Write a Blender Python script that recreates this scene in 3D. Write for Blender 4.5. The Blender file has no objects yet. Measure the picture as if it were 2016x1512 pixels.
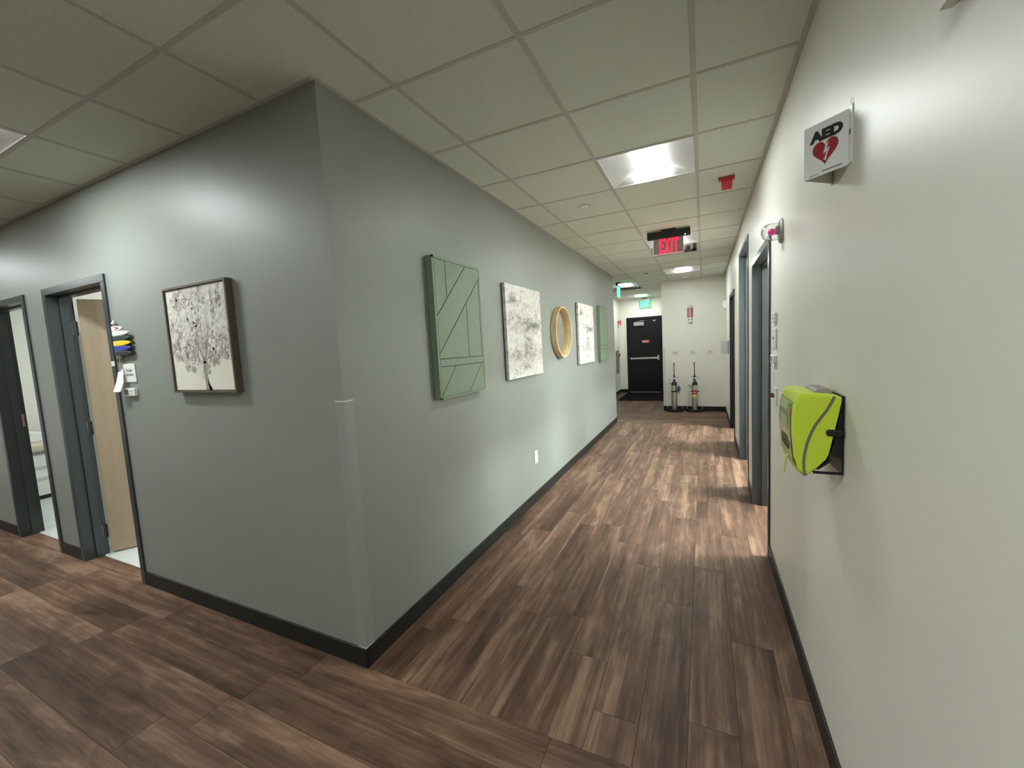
import bpy, bmesh, math, random
from mathutils import Vector, Matrix

# ---------------------------------------------------------------- scene, camera, world, exposure
sc = bpy.context.scene
COL = sc.collection
W, H, L, YF, XL, YE = 1.906, 2.725, 6.424, 7.869, 0.724, 11.05   # right wall, ceiling, left wall end, end wall, its left edge, exit wall
T, GA, GB = 0.6096, 0.2637, -0.3963                               # ceiling module and grid origin
YB, XW, YS = -0.3963-3*0.6096, -7.5, -7.4                                               # back wall, west end of the cross corridor

def cam_basis(y, p, r):
    fw = Vector((-math.sin(y)*math.cos(p), math.cos(y)*math.cos(p), math.sin(p)))
    rt = Vector((math.cos(y), math.sin(y), 0)); up = rt.cross(fw)
    return rt*math.cos(r)+up*math.sin(r), up*math.cos(r)-rt*math.sin(r), fw
_rt, _up, _fw = cam_basis(0.4417, -0.0898, -0.0541)
_cd = bpy.data.cameras.new('camera'); _cd.sensor_width = 36; _cd.lens = 803.66/2016*36; _cd.clip_start = 0.02; _cd.clip_end = 60
_cam = bpy.data.objects.new('camera', _cd); COL.objects.link(_cam)
_M = Matrix((_rt, _up, -_fw)).transposed().to_4x4(); _M.translation = (1.5116, -1.3650, 1.5274)
_cam.matrix_world = _M; sc.camera = _cam

_w = bpy.data.worlds.new('world'); sc.world = _w; _w.use_nodes = True
_w.node_tree.nodes['Background'].inputs[0].default_value = (0.9, 0.95, 1, 1)
_w.node_tree.nodes['Background'].inputs[1].default_value = 0.0
LENS, ROOM_LENS, CROSS_LENS = 28.0, 240.0, 46.0     # radiance of a lit troffer lens: hall fixtures, brighter fixtures of the side rooms
sc.view_settings.view_transform = 'Standard'; sc.view_settings.look = 'None'
sc.view_settings.gamma = 1.0; sc.view_settings.use_curve_mapping = False
sc.view_settings.exposure = 1.11
sc.cycles.max_bounces = 10; sc.cycles.diffuse_bounces = 6; sc.cycles.glossy_bounces = 4; sc.cycles.sample_clamp_indirect = 6
sc.cycles.use_denoising = True

# ---------------------------------------------------------------- materials
def srgb(r, g, b):
    f = lambda c: (c/255/12.92 if c/255 <= .04045 else ((c/255+.055)/1.055)**2.4)
    return (f(r), f(g), f(b))
_mats = {}
class NT:
    def __init__(s, name):
        s.m = bpy.data.materials.new(name); s.m.use_nodes = True; s.t = s.m.node_tree; s.n = s.t.nodes
        s.b = s.n['Principled BSDF']; s.tc = None
    def add(s, typ, **kw):
        n = s.n.new(typ)
        for k, v in kw.items(): setattr(n, k, v)
        return n
    def link(s, a, b): s.t.links.new(a, b)
    def coord(s, which='Object'):
        if not s.tc: s.tc = s.add('ShaderNodeTexCoord')
        return s.tc.outputs[which]
    def pos(s): return s.add('ShaderNodeNewGeometry').outputs['Position']
    def mapping(s, src, scale=(1,1,1), loc=(0,0,0)):
        m = s.add('ShaderNodeMapping'); s.link(src, m.inputs[0]); m.inputs['Scale'].default_value = scale; m.inputs['Location'].default_value = loc
        return m.outputs[0]
    def noise(s, src, scale, detail=3, rough=.55, dist=0):
        n = s.add('ShaderNodeTexNoise'); s.link(src, n.inputs['Vector']); n.inputs['Scale'].default_value = scale
        n.inputs['Detail'].default_value = detail; n.inputs['Roughness'].default_value = rough; n.inputs['Distortion'].default_value = dist
        return n.outputs[0]
    def ramp(s, src, stops):
        r = s.add('ShaderNodeValToRGB'); s.link(src, r.inputs[0]); e = r.color_ramp.elements
        while len(e) < len(stops): e.new(.5)
        for i, (p, c) in enumerate(stops): e[i].position = p; e[i].color = (*c, 1)
        return r.outputs[0]
    def math(s, op, a, b=None, clamp=False):
        m = s.add('ShaderNodeMath', operation=op, use_clamp=clamp)
        for i, v in enumerate((a, b)):
            if v is None: continue
            if isinstance(v, (int, float)): m.inputs[i].default_value = v
            else: s.link(v, m.inputs[i])
        return m.outputs[0]
    def mix(s, f, a, b, mode='MIX'):
        m = s.add('ShaderNodeMix', data_type='RGBA', blend_type=mode)
        for i, v in ((0, f), (6, a), (7, b)):
            if isinstance(v, (int, float)): m.inputs[i].default_value = v
            elif isinstance(v, tuple): m.inputs[i].default_value = (*v, 1)
            else: s.link(v, m.inputs[i])
        return m.outputs[2]
    def bump(s, h, strength, dist=.001):
        b = s.add('ShaderNodeBump'); s.link(h, b.inputs['Height']); b.inputs['Strength'].default_value = strength; b.inputs['Distance'].default_value = dist
        s.link(b.outputs[0], s.b.inputs['Normal'])
def mat(name, col, rough=.5, metal=0, spec=.5, emit=None, es=0, var=0, vscale=20, bump=0, bscale=300, trans=0, ior=1.45, coat=0):
    if name in _mats: return _mats[name]
    t = NT(name); b = t.b
    b.inputs['Base Color'].default_value = (*col, 1); b.inputs['Roughness'].default_value = rough; b.inputs['Metallic'].default_value = metal
    b.inputs['Specular IOR Level'].default_value = spec; b.inputs['IOR'].default_value = ior; b.inputs['Transmission Weight'].default_value = trans
    b.inputs['Coat Weight'].default_value = coat
    if emit: b.inputs['Emission Color'].default_value = (*emit, 1); b.inputs['Emission Strength'].default_value = es
    if var:
        n = t.noise(t.pos(), vscale, 4)
        c = t.ramp(n, [(.25, tuple(x*(1-var) for x in col)), (.75, tuple(min(1, x*(1+var)) for x in col))]); t.link(c, b.inputs['Base Color'])
    if bump: t.bump(t.noise(t.pos(), bscale, 2), bump)
    _mats[name] = t.m; return t.m

def wood_floor():
    t = NT('vinyl_plank'); oi = t.add('ShaderNodeObjectInfo').outputs['Random']
    off = t.add('ShaderNodeCombineXYZ'); t.link(t.math('MULTIPLY', oi, 37.), off.inputs[0]); t.link(t.math('MULTIPLY', oi, 91.), off.inputs[1])
    va = t.add('ShaderNodeVectorMath', operation='ADD'); t.link(t.coord('Object'), va.inputs[0]); t.link(off.outputs[0], va.inputs[1])
    broad = t.noise(t.mapping(va.outputs[0], (.6, 7, 1)), 1.0, 4, .6, .6)
    streak = t.noise(t.mapping(va.outputs[0], (1.3, 38, 1)), 1.0, 4, .65, .8)
    fine = t.noise(t.mapping(va.outputs[0], (9, 260, 1)), 1.0, 2, .6)
    cloud = t.noise(t.mapping(va.outputs[0], (3, 9, 1)), 1.0, 3, .5, 1.5)
    s = t.math('ADD', t.math('MULTIPLY', broad, .50), t.math('MULTIPLY', streak, .29))
    s = t.math('ADD', s, t.math('MULTIPLY', fine, .07)); s = t.math('ADD', s, t.math('MULTIPLY', cloud, .22))
    s = t.math('ADD', s, t.math('MULTIPLY', t.math('SUBTRACT', oi, .5), .06))
    col = t.ramp(s, [(.35, srgb(41, 27, 18)), (.45, srgb(67, 48, 36)), (.54, srgb(90, 67, 53)), (.66, srgb(130, 103, 84))])
    t.link(col, t.b.inputs['Base Color']); t.b.inputs['Roughness'].default_value = .52; t.b.inputs['Specular IOR Level'].default_value = .22
    t.bump(t.math('ADD', streak, fine), .12, .0006); return t.m
def ceiling_tile_mat():
    t = NT('ceiling_tile_mineral'); oi = t.add('ShaderNodeObjectInfo').outputs['Random']; p = t.pos()
    n = t.noise(p, 260, 3, .7); v = t.noise(p, 1.3, 2)
    c = t.ramp(n, [(.3, srgb(198, 203, 190)), (.6, srgb(224, 229, 217))])
    c = t.mix(t.math('MULTIPLY', oi, .12), c, srgb(200, 192, 178)); t.link(c, t.b.inputs['Base Color'])
    t.b.inputs['Roughness'].default_value = .9; t.b.inputs['Specular IOR Level'].default_value = .1; t.bump(n, .25, .001); return t.m
def paint(name, col, rough=.36, spec=.5, peel=.10):
    t = NT(name); p = t.pos()
    n = t.noise(p, 1.1, 3); c = t.ramp(n, [(.3, tuple(x*.965 for x in col)), (.7, tuple(x*1.035 for x in col))])
    t.link(c, t.b.inputs['Base Color']); t.b.inputs['Roughness'].default_value = rough; t.b.inputs['Specular IOR Level'].default_value = spec
    t.bump(t.noise(p, 420, 2, .5), peel, .0007); return t.m
def canvas_abstract():
    t = NT('abstract_print'); o = t.coord('Object'); sx = t.add('ShaderNodeSeparateXYZ'); t.link(o, sx.inputs[0]); y, z = sx.outputs[1], sx.outputs[2]
    n1 = t.noise(t.mapping(o, (1, 8, 17)), 1.0, 6, .70, .9); n2 = t.noise(t.mapping(o, (1, 14, 36)), 1.0, 5, .75, .2); n3 = t.noise(t.mapping(o, (1, 40, 90)), 1.0, 3, .7)
    def blob(cy, cz, ry, rz, a):
        dy = t.math('DIVIDE', t.math('SUBTRACT', y, cy), ry); dz = t.math('DIVIDE', t.math('SUBTRACT', z, cz), rz)
        d = t.math('ADD', t.math('MULTIPLY', dy, dy), t.math('MULTIPLY', dz, dz))
        return t.math('MULTIPLY', t.math('POWER', 2.7183, t.math('MULTIPLY', d, -1)), a*.62)
    m = None
    for b in ((.14, .69, .09, .05, .30), (.40, .47, .45, .07, .20), (.47, .46, .14, .05, .16), (.66, .47, .1, .035, .2), (.45, .27, .13, .09, .28), (.2, .21, .16, .05, .24), (.66, .2, .2, .05, .12), (.4, .1, .1, .1, .1), (.3, .6, .4, .1, .06)):
        g = blob(*b); m = g if m is None else t.math('ADD', m, g)
    s = t.math('ADD', t.math('MULTIPLY', n1, .72), t.math('MULTIPLY', n2, .36)); s = t.math('ADD', s, t.math('MULTIPLY', n3, .06)); s = t.math('SUBTRACT', s, .07)
    s = t.math('ADD', s, m)
    c = t.ramp(s, [(.46, srgb(228, 225, 219)), (.56, srgb(208, 204, 198)), (.63, srgb(180, 176, 170)), (.72, srgb(124, 120, 116)), (.85, srgb(92, 90, 88))])
    t.link(c, t.b.inputs['Base Color']); t.b.inputs['Roughness'].default_value = .75; t.bump(n3, .1, .001); return t.m
def wood(name, c0, c1, scale=(2, 30, 30), rough=.55):
    if name in _mats: return _mats[name]
    t = NT(name); n = t.noise(t.mapping(t.coord('Object'), scale), 1.0, 4, .6, .4)
    t.link(t.ramp(n, [(.3, c0), (.7, c1)]), t.b.inputs['Base Color']); t.b.inputs['Roughness'].default_value = rough; _mats[name] = t.m; return t.m

M_FLOOR = wood_floor(); M_TILE = ceiling_tile_mat()
M_GREY = paint('sage_grey_paint', (.232, .246, .223), .44, .42)
M_BEIGE = paint('greige_paint', (.76, .74, .67), .42, .5, .14)
M_ROOM = paint('cream_paint', (.79, .79, .75), .5, .3)
M_GRID = mat('ceiling_grid_white', srgb(192, 189, 181), .55, spec=.3)
M_BASE = mat('black_vinyl_base', (.011, .012, .011), .42, spec=.4, var=.15, vscale=8)
M_SUB = mat('dark_subfloor', (.03, .025, .02), .9)
M_FRAME = mat('blue_grey_metal_paint', (.032, .039, .044), .28, spec=.6)
M_FRAMED = mat('dark_bronze_metal_paint', (.005, .006, .008), .4, spec=.35)
M_WHITE = mat('white_plastic', (.78, .78, .75), .4)
M_WHITEM = mat('white_enamel', (.80, .81, .80), .35, spec=.5)
M_BLACK = mat('black_plastic', (.012, .012, .013), .4)
M_CHROME = mat('brushed_steel', (.55, .55, .54), .3, metal=1)
M_ALU = mat('brushed_aluminium', (.60, .60, .57), .34, metal=1, var=.06, vscale=60)
M_RED = mat('red_print', srgb(160, 28, 40), .45)
M_GUARD = mat('grey_vinyl_guard', (.252, .267, .243), .45)
M_VINYLF = mat('pale_tile_floor', srgb(196, 200, 196), .4, var=.07, vscale=9)

# ---------------------------------------------------------------- mesh building
class MB:
    def __init__(s): s.v = []; s.f = []; s.mi = []; s.cur = 0
    def face(s, pts):
        i = len(s.v); s.v += [tuple(p) for p in pts]; s.f.append(list(range(i, i+len(pts)))); s.mi.append(s.cur); return s
    def raw(s, vs, fs):
        i = len(s.v); s.v += [tuple(p) for p in vs]; s.f += [[a+i for a in f] for f in fs]; s.mi += [s.cur]*len(fs); return s
    def box(s, x0, x1, y0, y1, z0, z1):
        vs = [(x, y, z) for x in (x0, x1) for y in (y0, y1) for z in (z0, z1)]
        return s.raw(vs, [(0,1,3,2), (4,6,7,5), (0,4,5,1), (2,3,7,6), (0,2,6,4), (1,5,7,3)])
    def prism(s, poly, a0, a1, fn):            # poly of (u, v), swept from a0 to a1; fn(u, v, a) -> world
        n = len(poly); vs = [fn(u, v, a0) for u, v in poly]+[fn(u, v, a1) for u, v in poly]
        return s.raw(vs, [list(range(n))[::-1], list(range(n, 2*n))]+[(i, (i+1) % n, n+(i+1) % n, n+i) for i in range(n)])
    def lathe(s, prof, n=24, fn=lambda x, y, z: (x, y, z), cap=True):
        k = len(prof); vs = [fn(r*math.cos(2*math.pi*j/n), r*math.sin(2*math.pi*j/n), z) for r, z in prof for j in range(n)]
        fs = [(i*n+j, i*n+(j+1) % n, (i+1)*n+(j+1) % n, (i+1)*n+j) for i in range(k-1) for j in range(n)]
        if cap: fs += [list(range(n))[::-1], [(k-1)*n+j for j in range(n)]]
        return s.raw(vs, fs)
    def tube(s, pts, r, n=8):
        pts = [Vector(p) for p in pts]; rings = []; a = None
        for i, p in enumerate(pts):
            d = (pts[min(i+1, len(pts)-1)]-pts[max(i-1, 0)]).normalized()
            if a is None: a = d.orthogonal().normalized()
            a = (a-d*a.dot(d)).normalized(); b = d.cross(a); rr = r[i] if isinstance(r, (list, tuple)) else r
            rings.append([p+(a*math.cos(2*math.pi*j/n)+b*math.sin(2*math.pi*j/n))*rr for j in range(n)])
        vs = [q for g in rings for q in g]; k = len(rings)
        return s.raw(vs, [(i*n+j, i*n+(j+1) % n, (i+1)*n+(j+1) % n, (i+1)*n+j) for i in range(k-1) for j in range(n)]+[list(range(n))[::-1], [(k-1)*n+j for j in range(n)]])
    def mesh(s, name, origin=(0,0,0), bev=0, seg=2, smooth=False):
        me = bpy.data.meshes.new(name); o = Vector(origin)
        me.from_pydata([tuple(Vector(p)-o) for p in s.v], [], s.f)
        for p, i in zip(me.polygons, s.mi): p.material_index = i
        bm = bmesh.new(); bm.from_mesh(me)
        if smooth or bev: bmesh.ops.remove_doubles(bm, verts=bm.verts, dist=1e-5)
        bmesh.ops.recalc_face_normals(bm, faces=bm.faces)
        if bev:
            es = [e for e in bm.edges if len(e.link_faces) == 2 and e.calc_face_angle(0) > .6]
            bmesh.ops.bevel(bm, geom=es, offset=bev, segments=seg, affect='EDGES', profile=.5, clamp_overlap=True)
        for f in bm.faces: f.smooth = bool(smooth)
        if smooth:
            for e in bm.edges:
                if len(e.link_faces) == 2 and e.calc_face_angle(0) > .7: e.smooth = False
        bm.to_mesh(me); bm.free(); return me
    def build(s, name, mats, parent=None, bev=0, smooth=False, origin=None, seg=2):
        wo = Vector(origin) if origin is not None else (Vector(_wloc(parent)) if parent else _base(s.v))
        me = s.mesh(name, wo, bev, seg, smooth)
        for m in (mats if isinstance(mats, (list, tuple)) else [mats]): me.materials.append(m)
        return link(name, me, wo, parent)
def _base(vs):
    xs, ys, zs = zip(*vs); return Vector(((min(xs)+max(xs))/2, (min(ys)+max(ys))/2, min(zs)))
_wl = {}
def _wloc(o): return _wl.get(o.name, Vector((0,0,0)))
def link(name, data, wo, parent=None, rotz=0):
    o = bpy.data.objects.new(name, data); COL.objects.link(o); wo = Vector(wo); _wl[o.name] = wo
    if parent: o.parent = parent; o.location = wo-_wloc(parent)
    else: o.location = wo
    if rotz: o.rotation_euler.z = rotz
    return o
def tag(o, label, cat=None, group=None, kind=None):
    o['label'] = label
    if cat: o['category'] = cat
    if group: o['group'] = group
    if kind: o['kind'] = kind
    return o
def thing(name, loc, label, cat, group=None): return tag(link(name, None, loc), label, cat, group)
def struct(o, label): o['kind'] = 'structure'; o['label'] = label; return o
def unit_box():
    if 'unit' not in _mats:
        _mats['unit'] = MB().box(-.5, .5, -.5, .5, -.5, .5).mesh('unit_box')
    return _mats['unit']
def bx(name, mats, parent, x0, x1, y0, y1, z0, z1, bev=0): return MB().box(x0, x1, y0, y1, z0, z1).build(name, mats, parent, bev)
def text_faces(body, bold=0.0):
    c = bpy.data.curves.new('t', 'FONT'); c.body = body; c.size = 1; c.offset = bold; c.align_x = 'LEFT'; c.resolution_u = 4; c.fill_mode = 'FRONT'
    o = bpy.data.objects.new('t', c); COL.objects.link(o); bpy.context.view_layer.update()
    me = bpy.data.meshes.new_from_object(o.evaluated_get(bpy.context.evaluated_depsgraph_get()))
    vs = [tuple(v.co) for v in me.vertices]; fs = [list(p.vertices) for p in me.polygons]
    bpy.data.objects.remove(o); bpy.data.curves.remove(c); bpy.data.meshes.remove(me); return vs, fs
def lettering(mb, body, u0, u1, v0, v1, fn, bold=0.02, depth=.0008):
    """text stretched into the box u0..u1, v0..v1 of a plane; fn(u, v, w) -> world, w = height above the plane"""
    vs, fs = text_faces(body, bold); xs = [v[0] for v in vs]; ys = [v[1] for v in vs]
    sx = (u1-u0)/(max(xs)-min(xs)); sy = (v1-v0)/(max(ys)-min(ys))
    f = lambda v, w: fn(u0+(v[0]-min(xs))*sx, v0+(v[1]-min(ys))*sy, w)
    mb.raw([f(v, depth) for v in vs], fs); return mb
# planes: point at (u to the viewer's right, v up, w out of the plane)
def on_front(y0): return lambda u, v, w: (u, y0-w, v)          # faces -y
def on_left(x0): return lambda u, v, w: (x0+w, u, v)           # faces +x, u = y
def on_right(x0): return lambda u, v, w: (x0-w, -u, v)         # faces -x, u = -y

# ================================================================ SETTING
# ---- floor: slab and planks
flo = struct(MB().box(XW, W, YB, 0, -.06, -.0015).box(XW, W, YS, YB, -.06, -.0015).box(-3, W, 0, 11.05, -.06, -.0015).build('floor', M_SUB, origin=(0,0,0)), 'brown wood-look plank floor')
PW, PL = .180, 1.2192
_pk = {}
def plank(cx, cy, ln, wd, along_x):
    k = (round(ln, 3), round(wd, 3))
    if k not in _pk:
        g = .0007; a, b = ln/2-g, wd/2-g; c = .0012
        me = MB().raw([(-a,-b,-.0015), (a,-b,-.0015), (a,b,-.0015), (-a,b,-.0015), (-a,-b,-.0008), (a,-b,-.0008), (a,b,-.0008), (-a,b,-.0008), (-a+c,-b+c,0), (a-c,-b+c,0), (a-c,b-c,0), (-a+c,b-c,0)],
            [(0,1,5,4), (1,2,6,5), (2,3,7,6), (3,0,4,7), (4,5,9,8), (5,6,10,9), (6,7,11,10), (7,4,8,11), (8,9,10,11)]).mesh('plank'); me.materials.append(M_FLOOR); _pk[k] = me
    link('plank', _pk[k], (cx, cy, 0), flo, 0 if along_x else math.pi/2)
rnd = random.Random(5)
def lay(x0, x1, y0, y1, along_x, rev=False, first=None):
    a0, a1, b0, b1 = (x0, x1, y0, y1) if along_x else (y0, y1, x0, x1)
    rows = []; b = b1 if rev else b0
    while (b > b0+.02) if rev else (b < b1-.02):
        e = max(b0, b-PW) if rev else min(b1, b+PW); rows.append((min(b, e), max(b, e))); b = e
    for i, (r0, r1) in enumerate(rows):
        a = a0-(first[i % len(first)] if first else rnd.random())*PL
        while a < a1-.001:
            s, e = max(a, a0), min(a+PL, a1); a += PL
            if e-s < .02: continue
            if along_x: plank((s+e)/2, (r0+r1)/2, e-s, r1-r0, True)
            else: plank((r0+r1)/2, (s+e)/2, e-s, r1-r0, False)
lay(-5.6, W, YB+.35, -.006, True, rev=True)
for _y0, _y1, _x0, _x1 in ((YB, YB+.35, XW, W), (YB+.35, -.006, XW, -5.6)):
    plank((_x0+_x1)/2, (_y0+_y1)/2, _x1-_x0, _y1-_y0, True)
lay(0, W, -.006, 6.43, False, first=[.72, .62, .27, .45, .40, .62, .85, .15, .78, .33, .55])
lay(-1.0, W, 6.43, 7.80, True)
lay(-1.0, W, 7.80, 9.4, False)
lay(-.76, XL, 9.4, YE, False)
plank(-2.0, 7.5, 2.0, 2.2, True)
for _a, _b in ((-2.996, -2.11), (-4.30, -3.45)): plank((_a+_b)/2, .047, _b-_a, .106, True)
for _a, _b in ((1.805, 2.755), (3.236, 4.264), (5.22, 6.15)): plank(W+.065, (_a+_b)/2, _b-_a, .13, False)
plank((XW+W)/2, (YS+YB)/2, W-XW, YB-YS, True)

# ---- walls
def wall(name, m, label, *boxes):
    mb = MB()
    for b in boxes: mb.box(*b)
    return struct(mb.build(name, m, origin=(0,0,0)), label)
HT = H+.03     # walls run a little above the ceiling grid
D1 = (-3.046, -2.06, 2.155); D2 = (-4.35, -3.40, 2.155)                         # left-hand doors: frame outer x0, x1, top
R1 = (1.755, 2.805, 2.155); R2 = (3.20, 4.30, 2.472); R3 = (5.17, 6.20, 2.165)   # right-hand openings: y0, y1, top
EX = (-.535, .449, 2.195)                                                        # exit door frame
WT = .13
ins = .03
wall('wall_front', M_GREY, 'grey-green painted wall beside the cross corridor, with two doorways',
     (XW, D2[0]+ins, 0, WT, 0, HT), (D2[0]+ins, D2[1]-ins, 0, WT, D2[2]-ins, HT), (D2[1]-ins, D1[0]+ins, 0, WT, 0, HT),
     (D1[0]+ins, D1[1]-ins, 0, WT, D1[2]-ins, HT), (D1[1]-ins, -.12, 0, WT, 0, HT), (-.12, 0, 0, .0005, 0, HT))
wall('wall_left', M_GREY, 'long grey-green painted wall hung with pictures', (-.12, 0, .0005, L, 0, HT))
wall('wall_right', M_BEIGE, 'greige painted right wall with three openings',
     (W, W+WT, YS, R1[0]+ins, 0, HT), (W, W+WT, R1[0]+ins, R1[1]-ins, R1[2]-ins, HT), (W, W+WT, R1[1]-ins, R2[0]+ins, 0, HT),
     (W, W+WT, R2[0]+ins, R2[1]-ins, R2[2]-ins, HT), (W, W+WT, R2[1]-ins, R3[0]+ins, 0, HT), (W, W+WT, R3[0]+ins, R3[1]-ins, R3[2]-ins, HT), (W, W+WT, R3[1]-ins, YF+.12, 0, HT))
wall('wall_end', M_BEIGE, 'greige wall closing the hallway behind the cylinders', (XL, W, YF, YF+.12, 0, HT), (XL, XL+.12, YF+.12, YE, 0, HT))
wall('wall_exit', M_BEIGE, 'greige wall around the black exit door', (-.87, EX[0]+ins, YE, YE+.12, 0, HT), (EX[0]+ins, EX[1]-ins, YE, YE+.12, EX[2]-ins, HT), (EX[1]-ins, XL+.12, YE, YE+.12, 0, HT))
wall('wall_vestibule', M_BEIGE, 'greige side wall beside the exit door', (-.87, -.75, 8.6, YE, 0, HT), (-3, -.87, 8.6, 8.72, 0, HT))
wall('wall_branch', M_BEIGE, 'walls of the side passage near the exit', (-3.12, -3, L-.12, 8.72, 0, HT), (-3, -.12, L-.12, L, 0, HT))
wall('wall_back', M_BEIGE, 'greige walls behind the camera', (XW, W+WT, YS-.12, YS, 0, HT))
wall('wall_west', M_BEIGE, 'greige wall at the west end of the cross corridor', (XW-.12, XW, YS-.12, WT, 0, HT))
# rooms behind the doors
wall('wall_exam_rooms', M_ROOM, 'cream walls of the rooms behind the left doors', (-3.27, -3.17, WT, 3.2, 0, HT), (-6.6, -.12, 3.2, 3.3, 0, HT), (-6.7, -6.6, WT, 3.3, 0, HT), (-.13, -.12, WT, 3.2, 0, HT),
     (-6.6, D2[0]-.02, WT, WT+.004, 0, HT), (D2[1]+.02, -3.27, WT, WT+.004, 0, HT), (D1[1]+.02, -.13, WT, WT+.004, 0, HT))
wall('wall_side_rooms', M_ROOM, 'cream walls of the rooms behind the right openings', (W+WT, 4.9, .7, .8, 0, HT), (W+WT, 4.9, 2.95, 3.05, 0, HT), (W+WT, 4.9, 4.42, 4.52, 0, HT), (W+WT, 4.9, 7.2, 7.3, 0, HT), (4.9, 5.0, .7, 7.3, 0, HT))
_frm = struct(MB().box(-6.6, -.12, WT*.75, 3.3, -.05, -.002).build('floor_exam_rooms', M_VINYLF, origin=(0,0,0)), 'pale grey tile floor of the rooms behind the left doors')
_n = 0
for _i in range(-11, 0):
    for _j in range(0, 6):
        x0 = max(-6.6, _i*.61); x1 = min(-.13, (_i+1)*.61); y0 = .10 if _j == 0 else .13+_j*.55; y1 = .13+(_j+1)*.55
        if x1-x0 > .05: bx('tile', M_VINYLF, _frm, x0+.001, x1-.001, y0+.001, min(y1, 3.2)-.001, -.002, 0)
struct(MB().box(W, 4.9, .8, 7.2, -.05, -.0016).box(W+.131, 4.9, .8, 7.2, -.0016, 0).build('floor_side_rooms', M_FLOOR, origin=(0,0,0)), 'wood-look floor of the rooms behind the right openings')

# ---- ceiling: tees, tiles, wall angle; recessed cells for fixtures
def cell(k, m): return GA+k*T, GA+(k+1)*T, GB+m*T, GB+(m+1)*T
LIGHTS = [(1, -3), (0, -3), (1, 3), (1, 7), (1, 11), (-1, 13), (-1, 17), (-4, -1), (-7, -2), (-10, -1)]
VENTS = [(1, 8), (-1, 14)]
ROOM_LIGHTS = [(-2.0, .95), (-1.2, 2.3), (-2.2, 2.3), (-4.35, 1.2), (-5.4, 2.2), (2.95, 2.33), (3.65, 2.33), (3.1, 3.75), (3.8, 3.75), (2.95, 5.68), (3.65, 5.68)]
FILL_LIGHTS = [(-2.3, -3.3), (-5.3, -3.3), (-2.3, -5.8), (-5.3, -5.8)]  # unseen troffers added behind the camera to brighten the near walls
REG = [(XW, 0, YB, 0), (0, W, YB, YF), (-3, 0, L, 8.6), (-.75, XL, YF, YE)]
cei = struct(MB().box(XW, W, YB, 0, H+.16, H+.2).box(-3, W, 0, YE, H+.16, H+.2).build('ceiling', M_SUB, origin=(0,0,0)), 'suspended ceiling of pale mineral tiles in a white grid')
for k in range(-13, 4):
    for m in range(-4, 20):
        if (k, m) in LIGHTS or (k, m) in VENTS: continue
        x0, x1, y0, y1 = cell(k, m); mb = MB(); n = 0
        for r in REG:
            a, b, c, d = max(x0+.002, r[0]), min(x1-.002, r[1]), max(y0+.002, r[2]), min(y1-.002, r[3])
            if b-a > .01 and d-c > .01: mb.box(a, b, c, d, H+.0022+.004*((k*7+m*5) % 3)/8, H+.018); n += 1
        if n and not (k == -4 and m >= 10) and not (k < -4 and m > 2): mb.build('ceiling_tile', M_TILE, cei, origin=((x0+x1)/2, (y0+y1)/2, H))
def bar(x0, x1, y0, y1):
    o = link('grid_bar', unit_box_m, ((x0+x1)/2, (y0+y1)/2, H+.0035), cei); o.scale = (x1-x0, y1-y0, .007)
unit_box_m = MB().box(-.5, .5, -.5, .5, -.5, .5).mesh('grid_bar'); unit_box_m.materials.append(M_GRID)
HB = .012
for k in range(-13, 4):                       # main runners along y
    x = GA+k*T
    for r in REG:
        if r[0]+.03 < x < r[1]-.03 and not (r[2] == L and x < -1.6): bar(x-HB, x+HB, r[2], r[3])
for m in range(-4, 20):                       # cross tees, one per cell
    y = GB+m*T
    for k in range(-13, 4):
        for r in REG:
            a, b = max(GA+k*T+HB, r[0]), min(GA+(k+1)*T-HB, r[1])
            if b-a > .03 and r[2]+.02 < y < r[3]-.02 and not (r[2] == L and a < -1.6): bar(a, b, y-HB*.8, y+HB*.8)
def edge(name, *b): MB().box(*b).build('edge_trim', M_GRID, cei)
AN = .022
for b in ((XW, AN, -AN, 0), (0, AN, 0, L), (W-AN, W, YS, YF), (XL, W, YF-AN, YF), (-.75, XL, YE-AN, YE), (-.75, -.75+AN, 8.6, YE), (XL-AN, XL, YF, YE), (-3, 0, L, L+AN)):
    edge('edge', b[0], b[1], b[2], b[3], H-.001, H+.0065)
def slab(mb, x0, x1, y0, y1, holes):
    xs = sorted({x0, x1, *[h[0]-.3 for h in holes], *[h[0]+.3 for h in holes]}); ys = sorted({y0, y1, *[h[1]-.3 for h in holes], *[h[1]+.3 for h in holes]})
    for i in range(len(xs)-1):
        for j in range(len(ys)-1):
            cx, cy = (xs[i]+xs[i+1])/2, (ys[j]+ys[j+1])/2
            if not any(abs(cx-h[0]) < .3 and abs(cy-h[1]) < .3 for h in holes): mb.box(xs[i], xs[i+1], ys[j], ys[j+1], H+.002, H+.03)
_mb = MB(); slab(_mb, -6.6, -.13, WT, 3.2, ROOM_LIGHTS[:5]); slab(_mb, W+WT, 4.9, .8, 7.2, ROOM_LIGHTS[5:]); slab(_mb, XW, W, YS, YB, FILL_LIGHTS); _mb.box(XW, W, YS, YB, H+.16, H+.2).box(-6.6, -.13, WT, 3.2, H+.16, H+.2).box(W+WT, 4.9, .8, 7.2, H+.16, H+.2)
struct(_mb.build('ceiling_rooms', M_TILE, origin=(0,0,0)), 'plain pale ceilings of the side rooms')

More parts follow.
